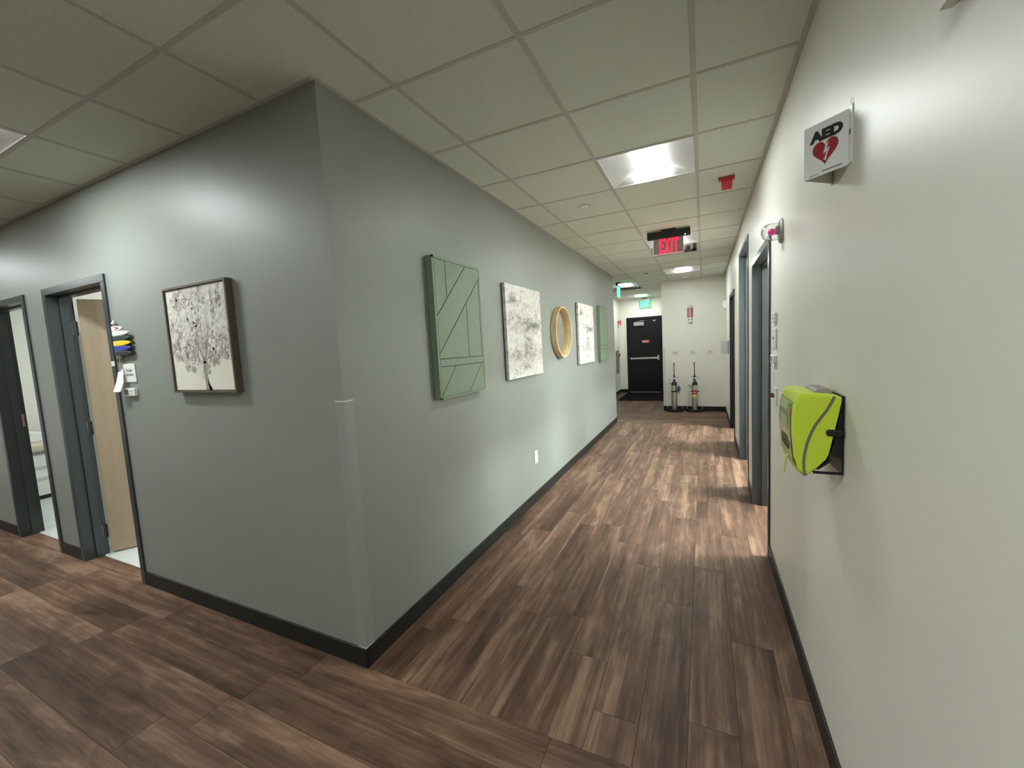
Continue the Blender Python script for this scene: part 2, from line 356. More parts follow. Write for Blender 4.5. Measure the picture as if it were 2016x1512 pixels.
# ---- baseboards
def base(name, label, *runs):
    mb = MB()
    for r in runs: mb.box(*r, 0, .0985)
    return struct(mb.build(name, M_BASE, origin=(0,0,0), bev=.003), label)
bt = .010
base('baseboard_front', 'black vinyl baseboard under the grey-green corridor wall', (XW, D2[0], -bt, 0), (D2[1], D1[0], -bt, 0), (D1[1], bt, -bt, 0))
base('baseboard_left', 'black vinyl baseboard under the picture wall', (0, bt, 0, L+bt))
base('baseboard_right', 'black vinyl baseboard under the right wall', (W-bt, W, YS, R1[0]), (W-bt, W, R1[1], R2[0]), (W-bt, W, R2[1], R3[0]), (W-bt, W, R3[1], YF-bt))
base('baseboard_end', 'black vinyl baseboard behind the cylinders', (XL, W, YF-bt, YF))
base('baseboard_exit', 'black vinyl baseboard beside the exit door', (-.75, EX[0], YE-bt, YE), (-.75, -.75+bt, 8.6, YE-bt))

# ---- doors
def frame_part(nm, par, m, c0, c1, top, fn, depth, face=.05, proud=.012):
    """hollow metal frame; fn(u, w, z) -> world, w = 0 on the wall face, positive into the wall"""
    def piece(u0, u1, w0, w1, z0, z1, mb):
        vs = [fn(u, w, z) for u in (u0, u1) for w in (w0, w1) for z in (z0, z1)]
        mb.raw(vs, [(0,1,3,2), (4,6,7,5), (0,4,5,1), (2,3,7,6), (0,2,6,4), (1,5,7,3)])
    for s, (a, b) in (('jamb', (c0, c0+face)), ('jamb', (c1-face, c1))):
        mb = MB(); piece(a, b, -proud, depth+proud, 0, top-face, mb)
        inner, sg = (b, 1) if a == c0 else (a, -1)
        p, q = sorted((inner, inner+sg*.016)); piece(p, q, depth*.45, depth*.45+.05, 0, top-face, mb); mb.build('jamb', m, par, bev=.002)
    mb = MB(); piece(c0, c1, -proud, depth+proud, top-face, top, mb); piece(c0+face, c1-face, depth*.45, depth*.45+.05, top-face-.016, top-face, mb); mb.build('header', m, par, bev=.002)
fF = lambda u, w, z: (u, w, z)
fR = lambda u, w, z: (W+w, u, z)
fE = lambda u, w, z: (u, YE+w, z)
M_LEAF = wood('maple_veneer', srgb(156, 138, 115), srgb(167, 149, 126), (14, 14, 1.2), .5)
def leaf(par, hx, hy, ang, ln, z1, m, th=.044):
    """door leaf hinged at hx, hy, swung to the given compass angle"""
    c, s = math.cos(ang), math.sin(ang)
    o = MB().prism([(0, 0), (ln, 0), (ln, th), (0, th)], .01, z1, lambda u, v, a: (hx+u*c-v*s, hy+u*s+v*c, a)).build('leaf', m, par, bev=.0015)
    return o
def hinge(par, x, y, z, fn=None):
    mb = MB().box(x-.002, x+.003, y-.045, y-.004, z-.055, z+.055)
    h = mb.build('hinge', mat('dark_steel', (.16, .165, .17), .35, metal=.8), par)
    MB().tube([(x+.006, y+.004, z-.058), (x+.006, y+.004, z+.058)], .008, 10).build('knuckle', mat('dark_steel', (.16, .165, .17), .35, metal=.8), h, smooth=True)
    bx('plate', M_BLACK, h, x+.008, x+.03, y+.004, y+.012, z-.055, z+.055)
d1 = struct(link('door_1', None, ((D1[0]+D1[1])/2, 0, 0)), 'dark metal door frame with an open tan wooden door leaf')
frame_part('frame', d1, M_FRAME, D1[0], D1[1], D1[2], fF, WT)
leaf(d1, -2.964, .150, math.radians(60), .885, 2.09, M_LEAF)
for z in (1.86, 1.06, .20): hinge(d1, -2.994, .128, z)
d2 = struct(link('door_2', None, ((D2[0]+D2[1])/2, 0, 0)), 'dark metal door frame open to a bright exam room')
frame_part('frame', d2, M_FRAME, D2[0], D2[1], D2[2], fF, WT)
leaf(d2, -3.458, .165, math.radians(97), .84, 2.09, M_LEAF)
_sp = bx('strike_plate', mat('satin_bronze', srgb(176, 160, 148), .35, metal=.7), d2, -4.3005, -4.297, .075, .125, 1.03, 1.15)
bx('latch_hole', M_BLACK, _sp, -4.2975, -4.2965, .09, .11, 1.07, 1.11)
d3 = struct(link('door_3', None, (W, (R1[0]+R1[1])/2, 0)), 'blue-grey metal door frame nearest the dome lamp')
frame_part('frame', d3, M_FRAME, R1[0], R1[1], R1[2], fR, WT)
leaf(d3, W+WT+.01, 1.80, 0, .90, 2.09, M_LEAF)
bx('strike_plate', mat('pale_steel', (.6, .62, .62), .35, metal=.8), d3, W+.075, W+.115, 2.7515, 2.755, 1.02, 1.16)
bx('strike_plate', mat('pale_steel', (.6, .62, .62), .35, metal=.8), d3, W+.075, W+.115, 2.7515, 2.755, 1.79, 1.93)
d4 = struct(link('door_4', None, (W, (R2[0]+R2[1])/2, 0)), 'tall blue-grey cased opening in the middle of the right wall')
frame_part('frame', d4, M_FRAME, R2[0], R2[1], R2[2], fR, WT, face=.038, proud=.008)
d5 = struct(link('door_5', None, (W, (R3[0]+R3[1])/2, 0)), 'dark metal door frame nearest the end wall')
frame_part('frame', d5, M_FRAMED, R3[0], R3[1], R3[2], fR, WT)
leaf(d5, W+WT+.01, 5.22, 0, .90, 2.09, M_LEAF)
d6 = struct(link('door_6', None, ((EX[0]+EX[1])/2, YE, 0)), 'black exit door with a steel push bar')
frame_part('frame', d6, M_FRAMED, EX[0], EX[1], EX[2], fE, .12, face=.055)
_lf = bx('leaf', M_FRAMED, d6, EX[0]+.058, EX[1]-.058, YE+.012, YE+.056, .015, EX[2]-.06, .002)
pb = bx('push_bar', mat('satin_steel', (.62, .63, .64), .3, metal=.85), d6, EX[0]+.11, EX[1]-.12, YE-.055, YE-.025, .975, 1.025, .008)
bx('end_bracket', M_CHROME, pb, EX[1]-.14, EX[1]-.085, YE-.05, YE+.012, .93, 1.08, .006)
bx('end_bracket', M_CHROME, pb, EX[0]+.09, EX[0]+.12, YE-.045, YE+.012, .965, 1.035, .006)
dc = bx('door_closer', mat('closer_grey', (.42, .42, .41), .4, metal=.3), d6, -.325, -.04, YE-.05, YE+.012, 1.95, 2.045, .006)
MB().tube([(-.30, YE-.03, 2.05), (-.12, YE-.14, 2.075), (-.02, YE-.02, 2.085)], .011, 8).build('closer_arm', M_CHROME, dc)
bx('top_latch', M_CHROME, d6, .21, .27, YE+.0, YE+.013, 2.055, 2.085, .003)
bx('threshold', M_ALU, d6, EX[0]+.055, EX[1]-.055, YE-.02, YE+.10, 0, .012, .003)
_sg = bx('sign_plate', M_RED, d6, -.115, .105, YE+.0105, YE+.0125, 1.445, 1.525)
_m = MB(); _f = on_front(YE+.0105); lettering(_m, 'EMERGENCY', -.10, .09, 1.492, 1.515, _f); lettering(_m, 'EXIT ONLY', -.09, .075, 1.455, 1.48, _f); _m.build('lettering', mat('pale_print', (.72, .66, .66), .5), _sg)

# ---- corner guards (structure trims)
def guard(name, cx, cy, sx, z1, label, m):
    """L-shaped guard wrapping the outer corner at cx, cy; wings run along sx*x and +y"""
    t, w = .003, .053
    o = MB().prism([(-t*sx*-1, -t), (-w*-sx*-1, -t), (-w*-sx*-1, 0), (0, 0), (0, w), (-t*sx*-1, w)], .0985, z1, lambda u, v, a: (cx+u, cy+v, a)).build(name, m, origin=(cx, cy, 0))
    struct(o, label)
    for z in (.0985, z1): MB().prism([(-t*sx*-1, -t), (-w*-sx*-1, -t), (-w*-sx*-1, 0), (0, 0), (0, w), (-t*sx*-1, w)], z-.002, z+.002, lambda u, v, a: (cx+u*1.06, cy+v*1.06, a)).build('guard_cap', mat('pale_vinyl_cap', (.62, .62, .58), .4), o)
def guard2(name, wings, z1, label, m):
    mb = MB(); mc = MB()
    for x0, x1, y0, y1 in wings:
        mb.box(x0, x1, y0, y1, .0985, z1-.003); mc.box(x0-.0008, x1+.0008, y0-.0008, y1+.0008, z1-.003, z1+.0015); mc.box(x0-.0008, x1+.0008, y0-.0008, y1+.0008, .0986, .1015)
    o = struct(mb.build(name, m, origin=(wings[0][0], wings[0][2], 0), bev=.0008), label)
    mc.build('guard_cap', mat('pale_vinyl_cap', (.62, .62, .58), .4), o)
guard2('trim_1', [(-.053, .0032, -.0032, 0), (0, .0032, 0, .053)], 1.32, 'grey vinyl corner guard on the sharp corner of the grey-green walls', M_GUARD)
guard2('trim_2', [(XL-.003, XL+.05, YF-.003, YF), (XL-.003, XL, YF, YF+.05)], 1.33, 'greige corner guard at the left edge of the end wall', mat('greige_guard', (.62, .6, .53), .4))

# ================================================================ CEILING FIXTURES
M_LENS = mat('lit_lens', (.9, .9, .88), .5, emit=(.94, 1.0, .985), es=LENS)
M_LENSR = mat('lit_lens_bright', (.9, .9, .88), .5, emit=(.90, 1.0, .99), es=ROOM_LENS)
M_LENSC = mat('lit_lens_corridor', (.9, .9, .88), .5, emit=(.94, 1.0, .985), es=CROSS_LENS)
M_RAIL = mat('lens_side', (.85, .85, .84), .5, emit=(1, .985, .95), es=.9)
M_REFL = mat('troffer_reflector', (.74, .76, .77), .45)
def make_troffer():
    """recessed troffer, local origin at the cell centre on the ceiling plane"""
    h = T/2-.013; root = link('troffer', None, (0, 0, 0)); a = .094
    prof = [(h, 0), (h*.8, .022), (h*.55, .048), (a+.012, .066)]
    for s in (-1, 1):                                   # curved side reflectors
        mb = MB()
        for i in range(3):
            (u0, z0), (u1, z1) = prof[i], prof[i+1]; y0, y1 = h-z0*.9, h-z1*.9
            mb.face([(s*u0, -y0, z0), (s*u0, y0, z0), (s*u1, y1, z1), (s*u1, -y1, z1)])
        mb.build('side_reflector', M_REFL, root, origin=(0, 0, 0), smooth=True)
    for s in (-1, 1):                                   # end reflectors
        MB().face([(u, s*(h-z*.9), z) for u, z in prof+[(-u, z) for u, z in prof[::-1]]]).build('end_reflector', M_WHITEM, root, origin=(0, 0, 0))
    yl = h-.016                                         # centre lens: flat, slightly bowed diffuser between two rails
    arc = [(-a, .0045), (-a*.6, .0035), (0, .003), (a*.6, .0035), (a, .0045)]; n = len(arc); ve = []
    for y in (-yl, -yl+.03, yl-.03, yl): ve += [(u*(.82 if abs(y) > yl-.001 else 1), y, z+(.014 if abs(y) > yl-.001 else 0)) for u, z in arc]
    MB().raw(ve, [(r*n+i, r*n+i+1, (r+1)*n+i+1, (r+1)*n+i) for r in range(3) for i in range(n-1)]).build('lens', M_LENS, root, origin=(0, 0, 0), smooth=True)
    for s in (-1, 1): MB().face([(s*a, -yl+.03, .0045), (s*a, yl-.03, .0045), (s*(a+.012), yl-.03, .066), (s*(a+.012), -yl+.03, .066)]).build('side_rail', M_RAIL, root, origin=(0, 0, 0))
    for s in (-1, 1): MB().face([(-a*.82, s*yl, .0175), (a*.82, s*yl, .0175), (a*.82, s*yl, .068), (-a*.82, s*yl, .068)]).build('end_rail', M_RAIL, root, origin=(0, 0, 0))
    mb = MB()
    for b in ((-h, h, -h-.0, -h+.004), (-h, h, h-.004, h), (-h, -h+.004, -h, h), (h-.004, h, -h, h)): mb.box(*b, -.001, .006)
    mb.build('frame', M_WHITEM, root, origin=(0, 0, 0))
    bx('housing', M_WHITEM, root, -h, h, -h, h, .085, .10)
    return root
def copy_tree(o, parent=None):
    c = o.copy(); COL.objects.link(c); c.parent = parent
    for ch in list(o.children): copy_tree(ch, c)
    return c
tro = make_troffer(); _used = False
_bright = {}
def troffer(x, y, label, group, rot=0, lens=None):
    global _used
    o = copy_tree(tro) if _used else tro; _used = True
    if lens:
        ln = [c for c in o.children if c.name.startswith('lens')][0]
        if lens.name not in _bright: _bright[lens.name] = ln.data.copy(); _bright[lens.name].materials[0] = lens
        ln.data = _bright[lens.name]
    o.location = (x, y, H); o.rotation_euler.z = rot; tag(o, label, 'ceiling light', group)
def cc(k, m): a, b, c, d = cell(k, m); return (a+b)/2, (c+d)/2
GL = 'recessed ceiling lights'
troffer(*cc(1, 3), 'large lit square ceiling light before the red exit sign', GL)
troffer(*cc(1, 7), 'lit square ceiling light partly hidden behind the red exit sign', GL)
troffer(*cc(1, 11), 'lit square ceiling light right in front of the end wall', GL)
troffer(*cc(-1, 13), 'lit square ceiling light beside the edge-on green sign', GL)
troffer(*cc(-1, 17), 'lit square ceiling light just above the exit door sign', GL)
troffer(*cc(-4, -1), 'lit square ceiling light cut by the left picture edge', GL, math.pi/2, M_LENSC)
troffer(*cc(1, -3), 'ceiling light just behind the camera, outside the picture', GL)
troffer(*cc(0, -3), 'added fill light behind and left of the camera, outside the picture', GL)  # unseen second fixture, added to lift the front and right walls
troffer(*cc(-7, -2), 'ceiling light over the cross corridor, outside the picture on the left', GL, math.pi/2, M_LENSC)
troffer(*cc(-10, -1), 'ceiling light at the far end of the cross corridor, outside the picture', GL, math.pi/2, M_LENSC)
for i_, (x, y) in enumerate(ROOM_LIGHTS): troffer(x, y, 'ceiling light inside a side room, out of sight', 'side room ceiling lights', lens=M_LENSR if i_ > 4 else None)
for x, y in FILL_LIGHTS: troffer(x, y, 'added fill light in the ceiling of the open area behind the camera', 'added fill lights behind the camera')
def make_vent(k, m, label):
    x, y = cc(k, m); r = thing('ceiling_vent', (x, y, H), label, 'vent', 'ceiling air vents'); h = T/2-.013
    mg = mat('vent_grey', (.45, .45, .44), .5); mw = mat('vent_white', (.5, .49, .47), .5)
    bx('backing', mat('vent_dark', (.28, .28, .27), .8), r, x-h, x+h, y-h, y+h, H+.05, H+.06)
    for i, s in enumerate((h, h*.74, h*.48, h*.22)):
        mb = MB(); w = .03
        for a in range(4):
            c, d = math.cos(a*math.pi/2), math.sin(a*math.pi/2)
            P = lambda u, v, z: (x+u*c-v*d, y+u*d+v*c, z)
            z0, z1 = H+.000+.004*i, H+.04
            if i == 0: mb.face([P(-s, -s, H), P(s, -s, H), P(s-.03, -s+.03, H+.002), P(-s+.03, -s+.03, H+.002)])
            else: mb.face([P(-s, -s, z1), P(s, -s, z1), P(s-w, -s+w, z0), P(-s+w, -s+w, z0)])
        mb.build('frame' if i == 0 else 'louvre', mw if i == 0 else mg, r)
make_vent(1, 8, 'grey louvred air vent beyond the red exit sign'); make_vent(-1, 14, 'grey louvred air vent between the two vestibule lights')
def disc(name, x, y, r, h, m, label, cat, rim=None, group=None):
    o = tag(MB().lathe([(r, H+.002), (r, H-h*.5), (r*.86, H-h), (0.001, H-h*1.05)], 28, lambda a, b, z: (x+a, y+b, z)).build(name, m, smooth=True, origin=(x, y, H)), label, cat, group)
    if rim: MB().lathe([(r*1.25, H+.001), (r*1.25, H-.002), (r, H-.003)], 28, lambda a, b, z: (x+a, y+b, z)).build('rim', rim, o, smooth=True)
    return o
disc('sprinkler_cover', .575, 2.294, .042, .008, M_WHITE, 'round white sprinkler cover in the ceiling before the red exit sign', 'sprinkler', M_GRID)
disc('sprinkler_cover', .585, 6.505, .042, .010, mat('dull_grey_metal', (.22, .22, .2), .5, metal=.3), 'small dark round sprinkler cover near the end of the hall ceiling', 'sprinkler', M_GRID)
disc('smoke_detector', 1.179, 7.45, .055, .035, M_WHITE, 'small white round detector in front of the end wall', 'detector')
# red tab hanging from the ceiling
rt_ = thing('ceiling_tab', (1.683, 2.28, H-.09), 'small red T-shaped tab hanging from the ceiling tile', 'sign')
M_REDP = mat('red_plastic', srgb(176, 48, 60), .4)
MB().prism([(1.628, H), (1.738, H), (1.738, H-.022), (1.628, H-.022)], 2.262, 2.30, lambda u, v, a: (u, a, v)).build('mount', M_REDP, rt_, bev=.003)
MB().prism([(1.643, H-.022), (1.723, H-.022), (1.718, H-.092), (1.648, H-.092)], 2.27, 2.285, lambda u, v, a: (u, a, v)).build('tab', M_REDP, rt_, bev=.003)

# ---- exit signs
def exit_sign(loc, fn, wd, hous, pan, label, em, strength, hm, group, txt=(.0, 1.), rot_back=False):
    """fn(u, v, w) -> world; u along the sign, v up, w towards the reader. hous/pan: (u0, u1, v0, v1)"""
    r = thing('exit_sign', loc, label, 'exit sign', group)
    def slabp(nm, u0, u1, v0, v1, w0, w1, m, par=r, bev=.002):
        return MB().prism([(u0, v0), (u1, v0), (u1, v1), (u0, v1)], w0, w1, lambda u, v, a: fn(u, v, a)).build(nm, m, par, bev)
    uc = (hous[0]+hous[1])/2
    slabp('ceiling_plate', uc-.075, uc+.075, H-.014, H-.0005, -.045, .045, M_BLACK)
    slabp('housing', *hous, -.022, .022, hm, bev=.003)
    clear = mat('grey_acrylic', (.30, .27, .25), .4, spec=.3)
    p = slabp('panel', *pan, -.003, .003, clear, bev=0)
    glow = mat('lit_edge_%s' % em[0], em[2], .4, emit=em[2], es=strength*.55)
    e = .0022
    for b in ((pan[0], pan[1], pan[2]-e, pan[2]), (pan[0]-e, pan[0], pan[2], pan[3]), (pan[1], pan[1]+e, pan[2], pan[3])): slabp('lit_edge', *b, -.003, .003, glow, p, 0)
    led = mat('led_glow', (.2, 1, .5), .4, emit=(.5, 1, .75), es=6)
    slabp('indicator', hous[1]-.055, hous[1]-.047, hous[2]+.006, hous[2]+.014, .022, .025, led, r, 0)
    u0 = pan[0]+(pan[1]-pan[0])*txt[0]; u1 = pan[0]+(pan[1]-pan[0])*txt[1]; hh = pan[3]-pan[2]
    ml = mat('lit_letter_%s' % em[0], em[1], .5, emit=em[1], es=strength)
    for nm_, sg in (('lettering', 1), ('back_lettering', -1)):
        for ch, f0, f1 in (('E', 0, .24), ('X', .27, .55), ('I', .60, .68), ('T', .72, 1)):
            mb = MB(); a0, a1 = u0+(u1-u0)*f0, u0+(u1-u0)*f1
            if sg < 0: a0, a1 = -(u0+u1-a0), -(u0+u1-a1); a0, a1 = -(-a0), -(-a1)
            lettering(mb, ch, a0, a1, pan[2]+hh*.07, pan[3]-hh*.03, (lambda u, v, w: fn(u, v, .003+w)) if sg > 0 else (lambda u, v, w: fn(-u, v, -.003-w)), .03)
            mb.build('letter', ml, p)
    return r
RED = ('red', (1, .004, .03), (1, .42, .42)); GRN = ('green', (.0, 1, .36), (.25, 1, .65))
exit_sign((1.172, 3.6, 2.47), lambda u, v, w: (u, 3.6-w, v), .31, (.950, 1.395, 2.637, 2.716), (1.013, 1.325, 2.468, 2.637), 'red-lit EXIT sign on clear panel under a black housing', RED, 1.6, M_BLACK, 'exit signs', (.20, .84))
exit_sign((-.01, 10.97, 2.43), lambda u, v, w: (u, 10.97-w, v), .31, (-.165, .150, 2.635, 2.70), (-.155, .155, 2.455, 2.635), 'green-lit EXIT sign above the black exit door', GRN, 1.6, mat('pale_grey_metal', (.55, .55, .53), .45), 'exit signs', (.13, .9))
exit_sign((-.06, 7.33, 2.43), lambda u, v, w: (-.06+w, u, v), .31, (7.15, 7.52, 2.645, 2.70), (7.17, 7.50, 2.435, 2.645), 'green-lit exit sign seen edge-on past the end of the picture wall', GRN, 1.6, mat('dark_red_housing', (.04, .015, .015), .4), 'exit signs', (.06, .94))
M_GLOW = None

# ================================================================ THINGS ON THE PICTURE WALL
def clip(poly, a, b, c):        # keep a*u + b*v <= c
    out = []
    for i, p in enumerate(poly):
        q = poly[(i+1) % len(poly)]; dp, dq = a*p[0]+b*p[1]-c, a*q[0]+b*q[1]-c
        if dp <= 0: out.append(p)
        if (dp < 0 < dq) or (dq < 0 < dp): t = dp/(dp-dq); out.append((p[0]+(q[0]-p[0])*t, p[1]+(q[1]-p[1])*t))
    return out
def side(p, q, keep):           # half plane through p, q that holds the point keep, pulled in by half a joint
    a, b = q[1]-p[1], p[0]-q[0]; n = math.hypot(a, b); a, b = a/n, b/n; c = a*p[0]+b*p[1]
    if a*keep[0]+b*keep[1] > c: a, b, c = -a, -b, -c
    return a, b, c-.0028
M_SAGE = mat('sage_green_paint', (.168, .225, .155), .5, var=.05, vscale=14); M_SAGED = mat('sage_green_joint', (.045, .062, .045), .6)
def green_panel(y0, label):
    r = thing('wall_panel_art', (0, y0+.286, 1.225), label, 'wall art', 'green panelled wall art'); y1, z0, z1, d = y0+.571, 1.225, 2.105, .045
    bx('backing', M_SAGED, r, .001, d-.006, y0+.004, y1-.004, z0+.004, z1-.004)
    mb = MB(); bw = .021
    for b in ((y0, y1, z1-.014, z1), (y0, y1, z0, z0+.014), (y0, y0+bw, z0, z1), (y1-.004, y1, z0, z1)): mb.box(.001, d, *b)
    mb.build('edge_frame', M_SAGE, r, bev=.0012)
    P = lambda u, z: (y0+u, z)
    inner = [(y0+bw, z0+.014), (y1-.004, z0+.014), (y1-.004, z1-.014), (y0+bw, z1-.014)]
    D1a, D1b = P(.381, 2.091), P(.026, 1.735); Da, Db = P(.568, 2.036), P(.021, 1.500)
    D1 = ((.381+y0, 2.091), (.026+y0, 1.746)); D2_ = ((.568+y0, 2.036), (.021+y0, 1.507))
    top = lambda pt: [side((y0, 1.478), (y1, 1.478), pt)]
    v1 = ((y0+.140, 2.1), (y0+.140, 1.8)); v2 = ((y0+.372, 1.8), (y0+.372, 1.5)); l1 = ((y0+.198, 1.43), (y0+.022, 1.25)); l2 = ((y0+.534, 1.424), (y0+.357, 1.246)); rl = ((y0, 1.429), (y1, 1.429)); vr = ((y0+.548, 1.7), (y0+.548, 1.5))
    defs = []
    for pt, lines in (((y0+.08, 2.0), (D1, v1)), ((y0+.22, 2.05), (D1, v1)), ((y0+.3, 1.85), (D1, D2_)), ((y0+.2, 1.55), (D2_, v2)), ((y0+.47, 1.6), (D2_, v2, vr)), ((y0+.56, 1.6), (D2_, vr))):
        defs.append((pt, [((y0, 1.477), (y1, 1.477))]+list(lines)))
    defs.append(((y0+.3, 1.45), [((y0, 1.477), (y1, 1.477)), rl]))
    for pt, lines in (((y0+.06, 1.40), (l1,)), ((y0+.28, 1.34), (l1, l2)), ((y0+.52, 1.28), (l2,))): defs.append((pt, [rl]+list(lines)))
    for pt, lines in defs:
        poly = [(p[0]+(.0028 if p[0] < y0+.2 else -.0028), p[1]+(.0028 if p[1] < 1.6 else -.0028)) for p in inner]
        for ln in lines: poly = clip(poly, *side(*ln, pt))
        if len(poly) > 2: MB().prism(poly, d-.006, d-.0005, lambda u, v, a: (a, u, v)).build('board', M_SAGE, r, bev=.0006, seg=1)
green_panel(.704, 'sage green panelled wall art nearest the corner, groove lines on its face'); green_panel(5.07, 'distant sage green panelled wall art at the far end of the picture wall')
M_ABS = canvas_abstract()
def canvas(y0, label):
    r = thing('canvas_print', (0, y0, 1.253), label, 'painting', 'abstract grey and white canvases')
    bx('stretcher_bar', mat('dark_canvas_back', (.05, .05, .055), .7), r, .001, .010, y0-.002, y0+.80, 1.2515, 2.0605)
    MB().box(.010, .037, y0, y0+.80, 1.253, 2.061).build('canvas', M_ABS, r, bev=.002, origin=(0, y0, 1.253))
canvas(1.713, 'larger abstract grey and white canvas beside the green panel'); canvas(3.885, 'abstract grey and white canvas beyond the round mirror')
# round mirror
mr = thing('round_mirror', (0, 3.178, 1.378), 'round mirror in a deep pale wooden hoop frame', 'mirror')
fm = lambda a, b, z: (z, 3.178+a, 1.668+b)
M_HOOP = wood('pale_oak', srgb(186, 158, 112), srgb(222, 198, 152), (20, 5, 5), .45)
MB().lathe([(.290, .004), (.290, .064), (.274, .064), (.272, .018), (.272, .004)], 64, fm, cap=False).build('hoop_frame', M_HOOP, mr, smooth=True)
MB().lathe([(.273, .012), (.273, .017), (.0005, .017)], 64, fm).build('glass', mat('mirror_glass', (.72, .73, .70), .03, metal=1), mr)
# outlet
ol = thing('wall_outlet', (0, 2.29, .375), 'white electrical outlet low on the picture wall', 'outlet')
bx('cover_plate', M_WHITE, ol, .0005, .007, 2.253, 2.329, .377, .498, .0025)
for z in (.412, .463):
    q = MB().lathe([(.017, .006), (.017, .009), (.0005, .0095)], 16, lambda a, b, w, z=z: (w, 2.291+a, z+b*.85)).build('receptacle', M_WHITE, ol)
    mb = MB()
    for dy in (-.006, .006): mb.box(.0095, .0100, 2.291+dy-.001, 2.291+dy+.001, z-.002, z+.007)
    mb.build('slot', M_BLACK, q)

# ================================================================ THINGS ON THE CORRIDOR WALL
# framed tree picture
tp = thing('framed_picture', (-1.024, 0, 1.367), 'square picture of a tree in a dark brown box frame', 'painting')
M_WAL = wood('walnut_stain', srgb(72, 62, 52), srgb(96, 84, 72), (8, 8, 8), .5)
xa, xb, za, zb = -1.324, -.726, 1.367, 1.968
mb = MB(); fw_ = .012
for b in ((xa, xa+fw_, za, zb), (xb-fw_, xb, za, zb), (xa+fw_, xb-fw_, za, za+fw_), (xa+fw_, xb-fw_, zb-fw_, zb)): mb.box(b[0], b[1], -.039, -.001, b[2], b[3])
mb.build('box_frame', M_WAL, tp, bev=.001)
cv = bx('canvas', mat('ivory_canvas', srgb(222, 219, 206), .75, var=.03, vscale=25), tp, xa+fw_+.003, xb-fw_-.003, -.030, -.002, za+fw_+.003, zb-fw_-.003)
tr = random.Random(11); inks = [mat('ink_%d' % i, srgb(*c), .8) for i, c in enumerate(((196, 190, 181), (172, 166, 158), (150, 144, 136), (128, 123, 116), (214, 209, 201), (228, 225, 216)))]
mb = MB(); UY = -.0302
TX = lambda u, v, k=0: (xa+fw_+.003+u*(xb-xa-2*fw_-.006), UY-.00002*k, za+fw_+.003+v*(zb-za-2*fw_-.006))
n_b = 0
while n_b < 2600:
    u, v = tr.random(), .10+tr.random()*.89
    du, dv = (u-.54)/.60, (v-.60)/.47
    if du*du+dv*dv > .75+.35*tr.random(): continue
    if v < .30 and (abs(u-.5) > .30 or tr.random() < .55 or (u > .62 and v < .24)): continue
    g = math.sin(13*u+7*v+1)*math.sin(15*v-9*u)+.6*math.sin(31*u-17*v)*math.sin(27*v+12*u)
    if tr.random() > .62+.35*g: continue
    r0 = .008+.030*tr.random()**2.2; a0 = tr.random()*6.3; k = tr.randint(5, 9); el = .45+.7*tr.random(); an = tr.random()*3.1
    pts = []
    for i in range(k):
        t = a0+6.283*i/k; rr = r0*(.5+.9*tr.random()); x, y = rr*math.cos(t), rr*math.sin(t)*el
        pts.append((min(.998, max(.002, u+x*math.cos(an)-y*math.sin(an))), min(.998, max(.002, v+x*math.sin(an)+y*math.cos(an)))))
    lo = abs(v-.36) < .16
    mb.cur = tr.choice((0, 0, 0, 4, 1, 1, 1, 2, 2, 3, 5) if lo else (0, 0, 0, 4, 4, 4, 1, 1, 2, 5, 5) if g > -.2 else (4, 4, 5, 0))
    mb.face([TX(a, b, n_b % 60) for a, b in pts]); n_b += 1
def stroke(p, w, c):
    mb.cur = c
    for i in range(len(p)-1):
        (a, b), (e, f) = p[i], p[i+1]; w0, w1 = w[i], w[i+1]; mb.face([TX(a-w0, b, 62), TX(a+w0, b, 62), TX(e+w1, f, 62), TX(e-w1, f, 62)])
stroke([(.575, 0), (.555, .06), (.545, .12), (.54, .2), (.55, .28)], [.052, .030, .024, .026, .03], 2)
stroke([(.61, 0), (.58, .05), (.565, .1)], [.03, .012, .004], 3)
stroke([(.55, .26), (.52, .34), (.47, .44), (.45, .55)], [.018, .012, .008, .003], 2); stroke([(.55, .26), (.59, .36), (.64, .46), (.66, .6)], [.016, .012, .007, .003], 2); stroke([(.545, .3), (.545, .5), (.55, .7)], [.012, .008, .003], 1)
stroke([(.66, .33), (.75, .31), (.82, .285), (.88, .29)], [.004, .003, .003, .002], 3); stroke([(.54, .2), (.47, .24), (.40, .26)], [.006, .004, .002], 2)
mb.build('tree_print', inks, cv)
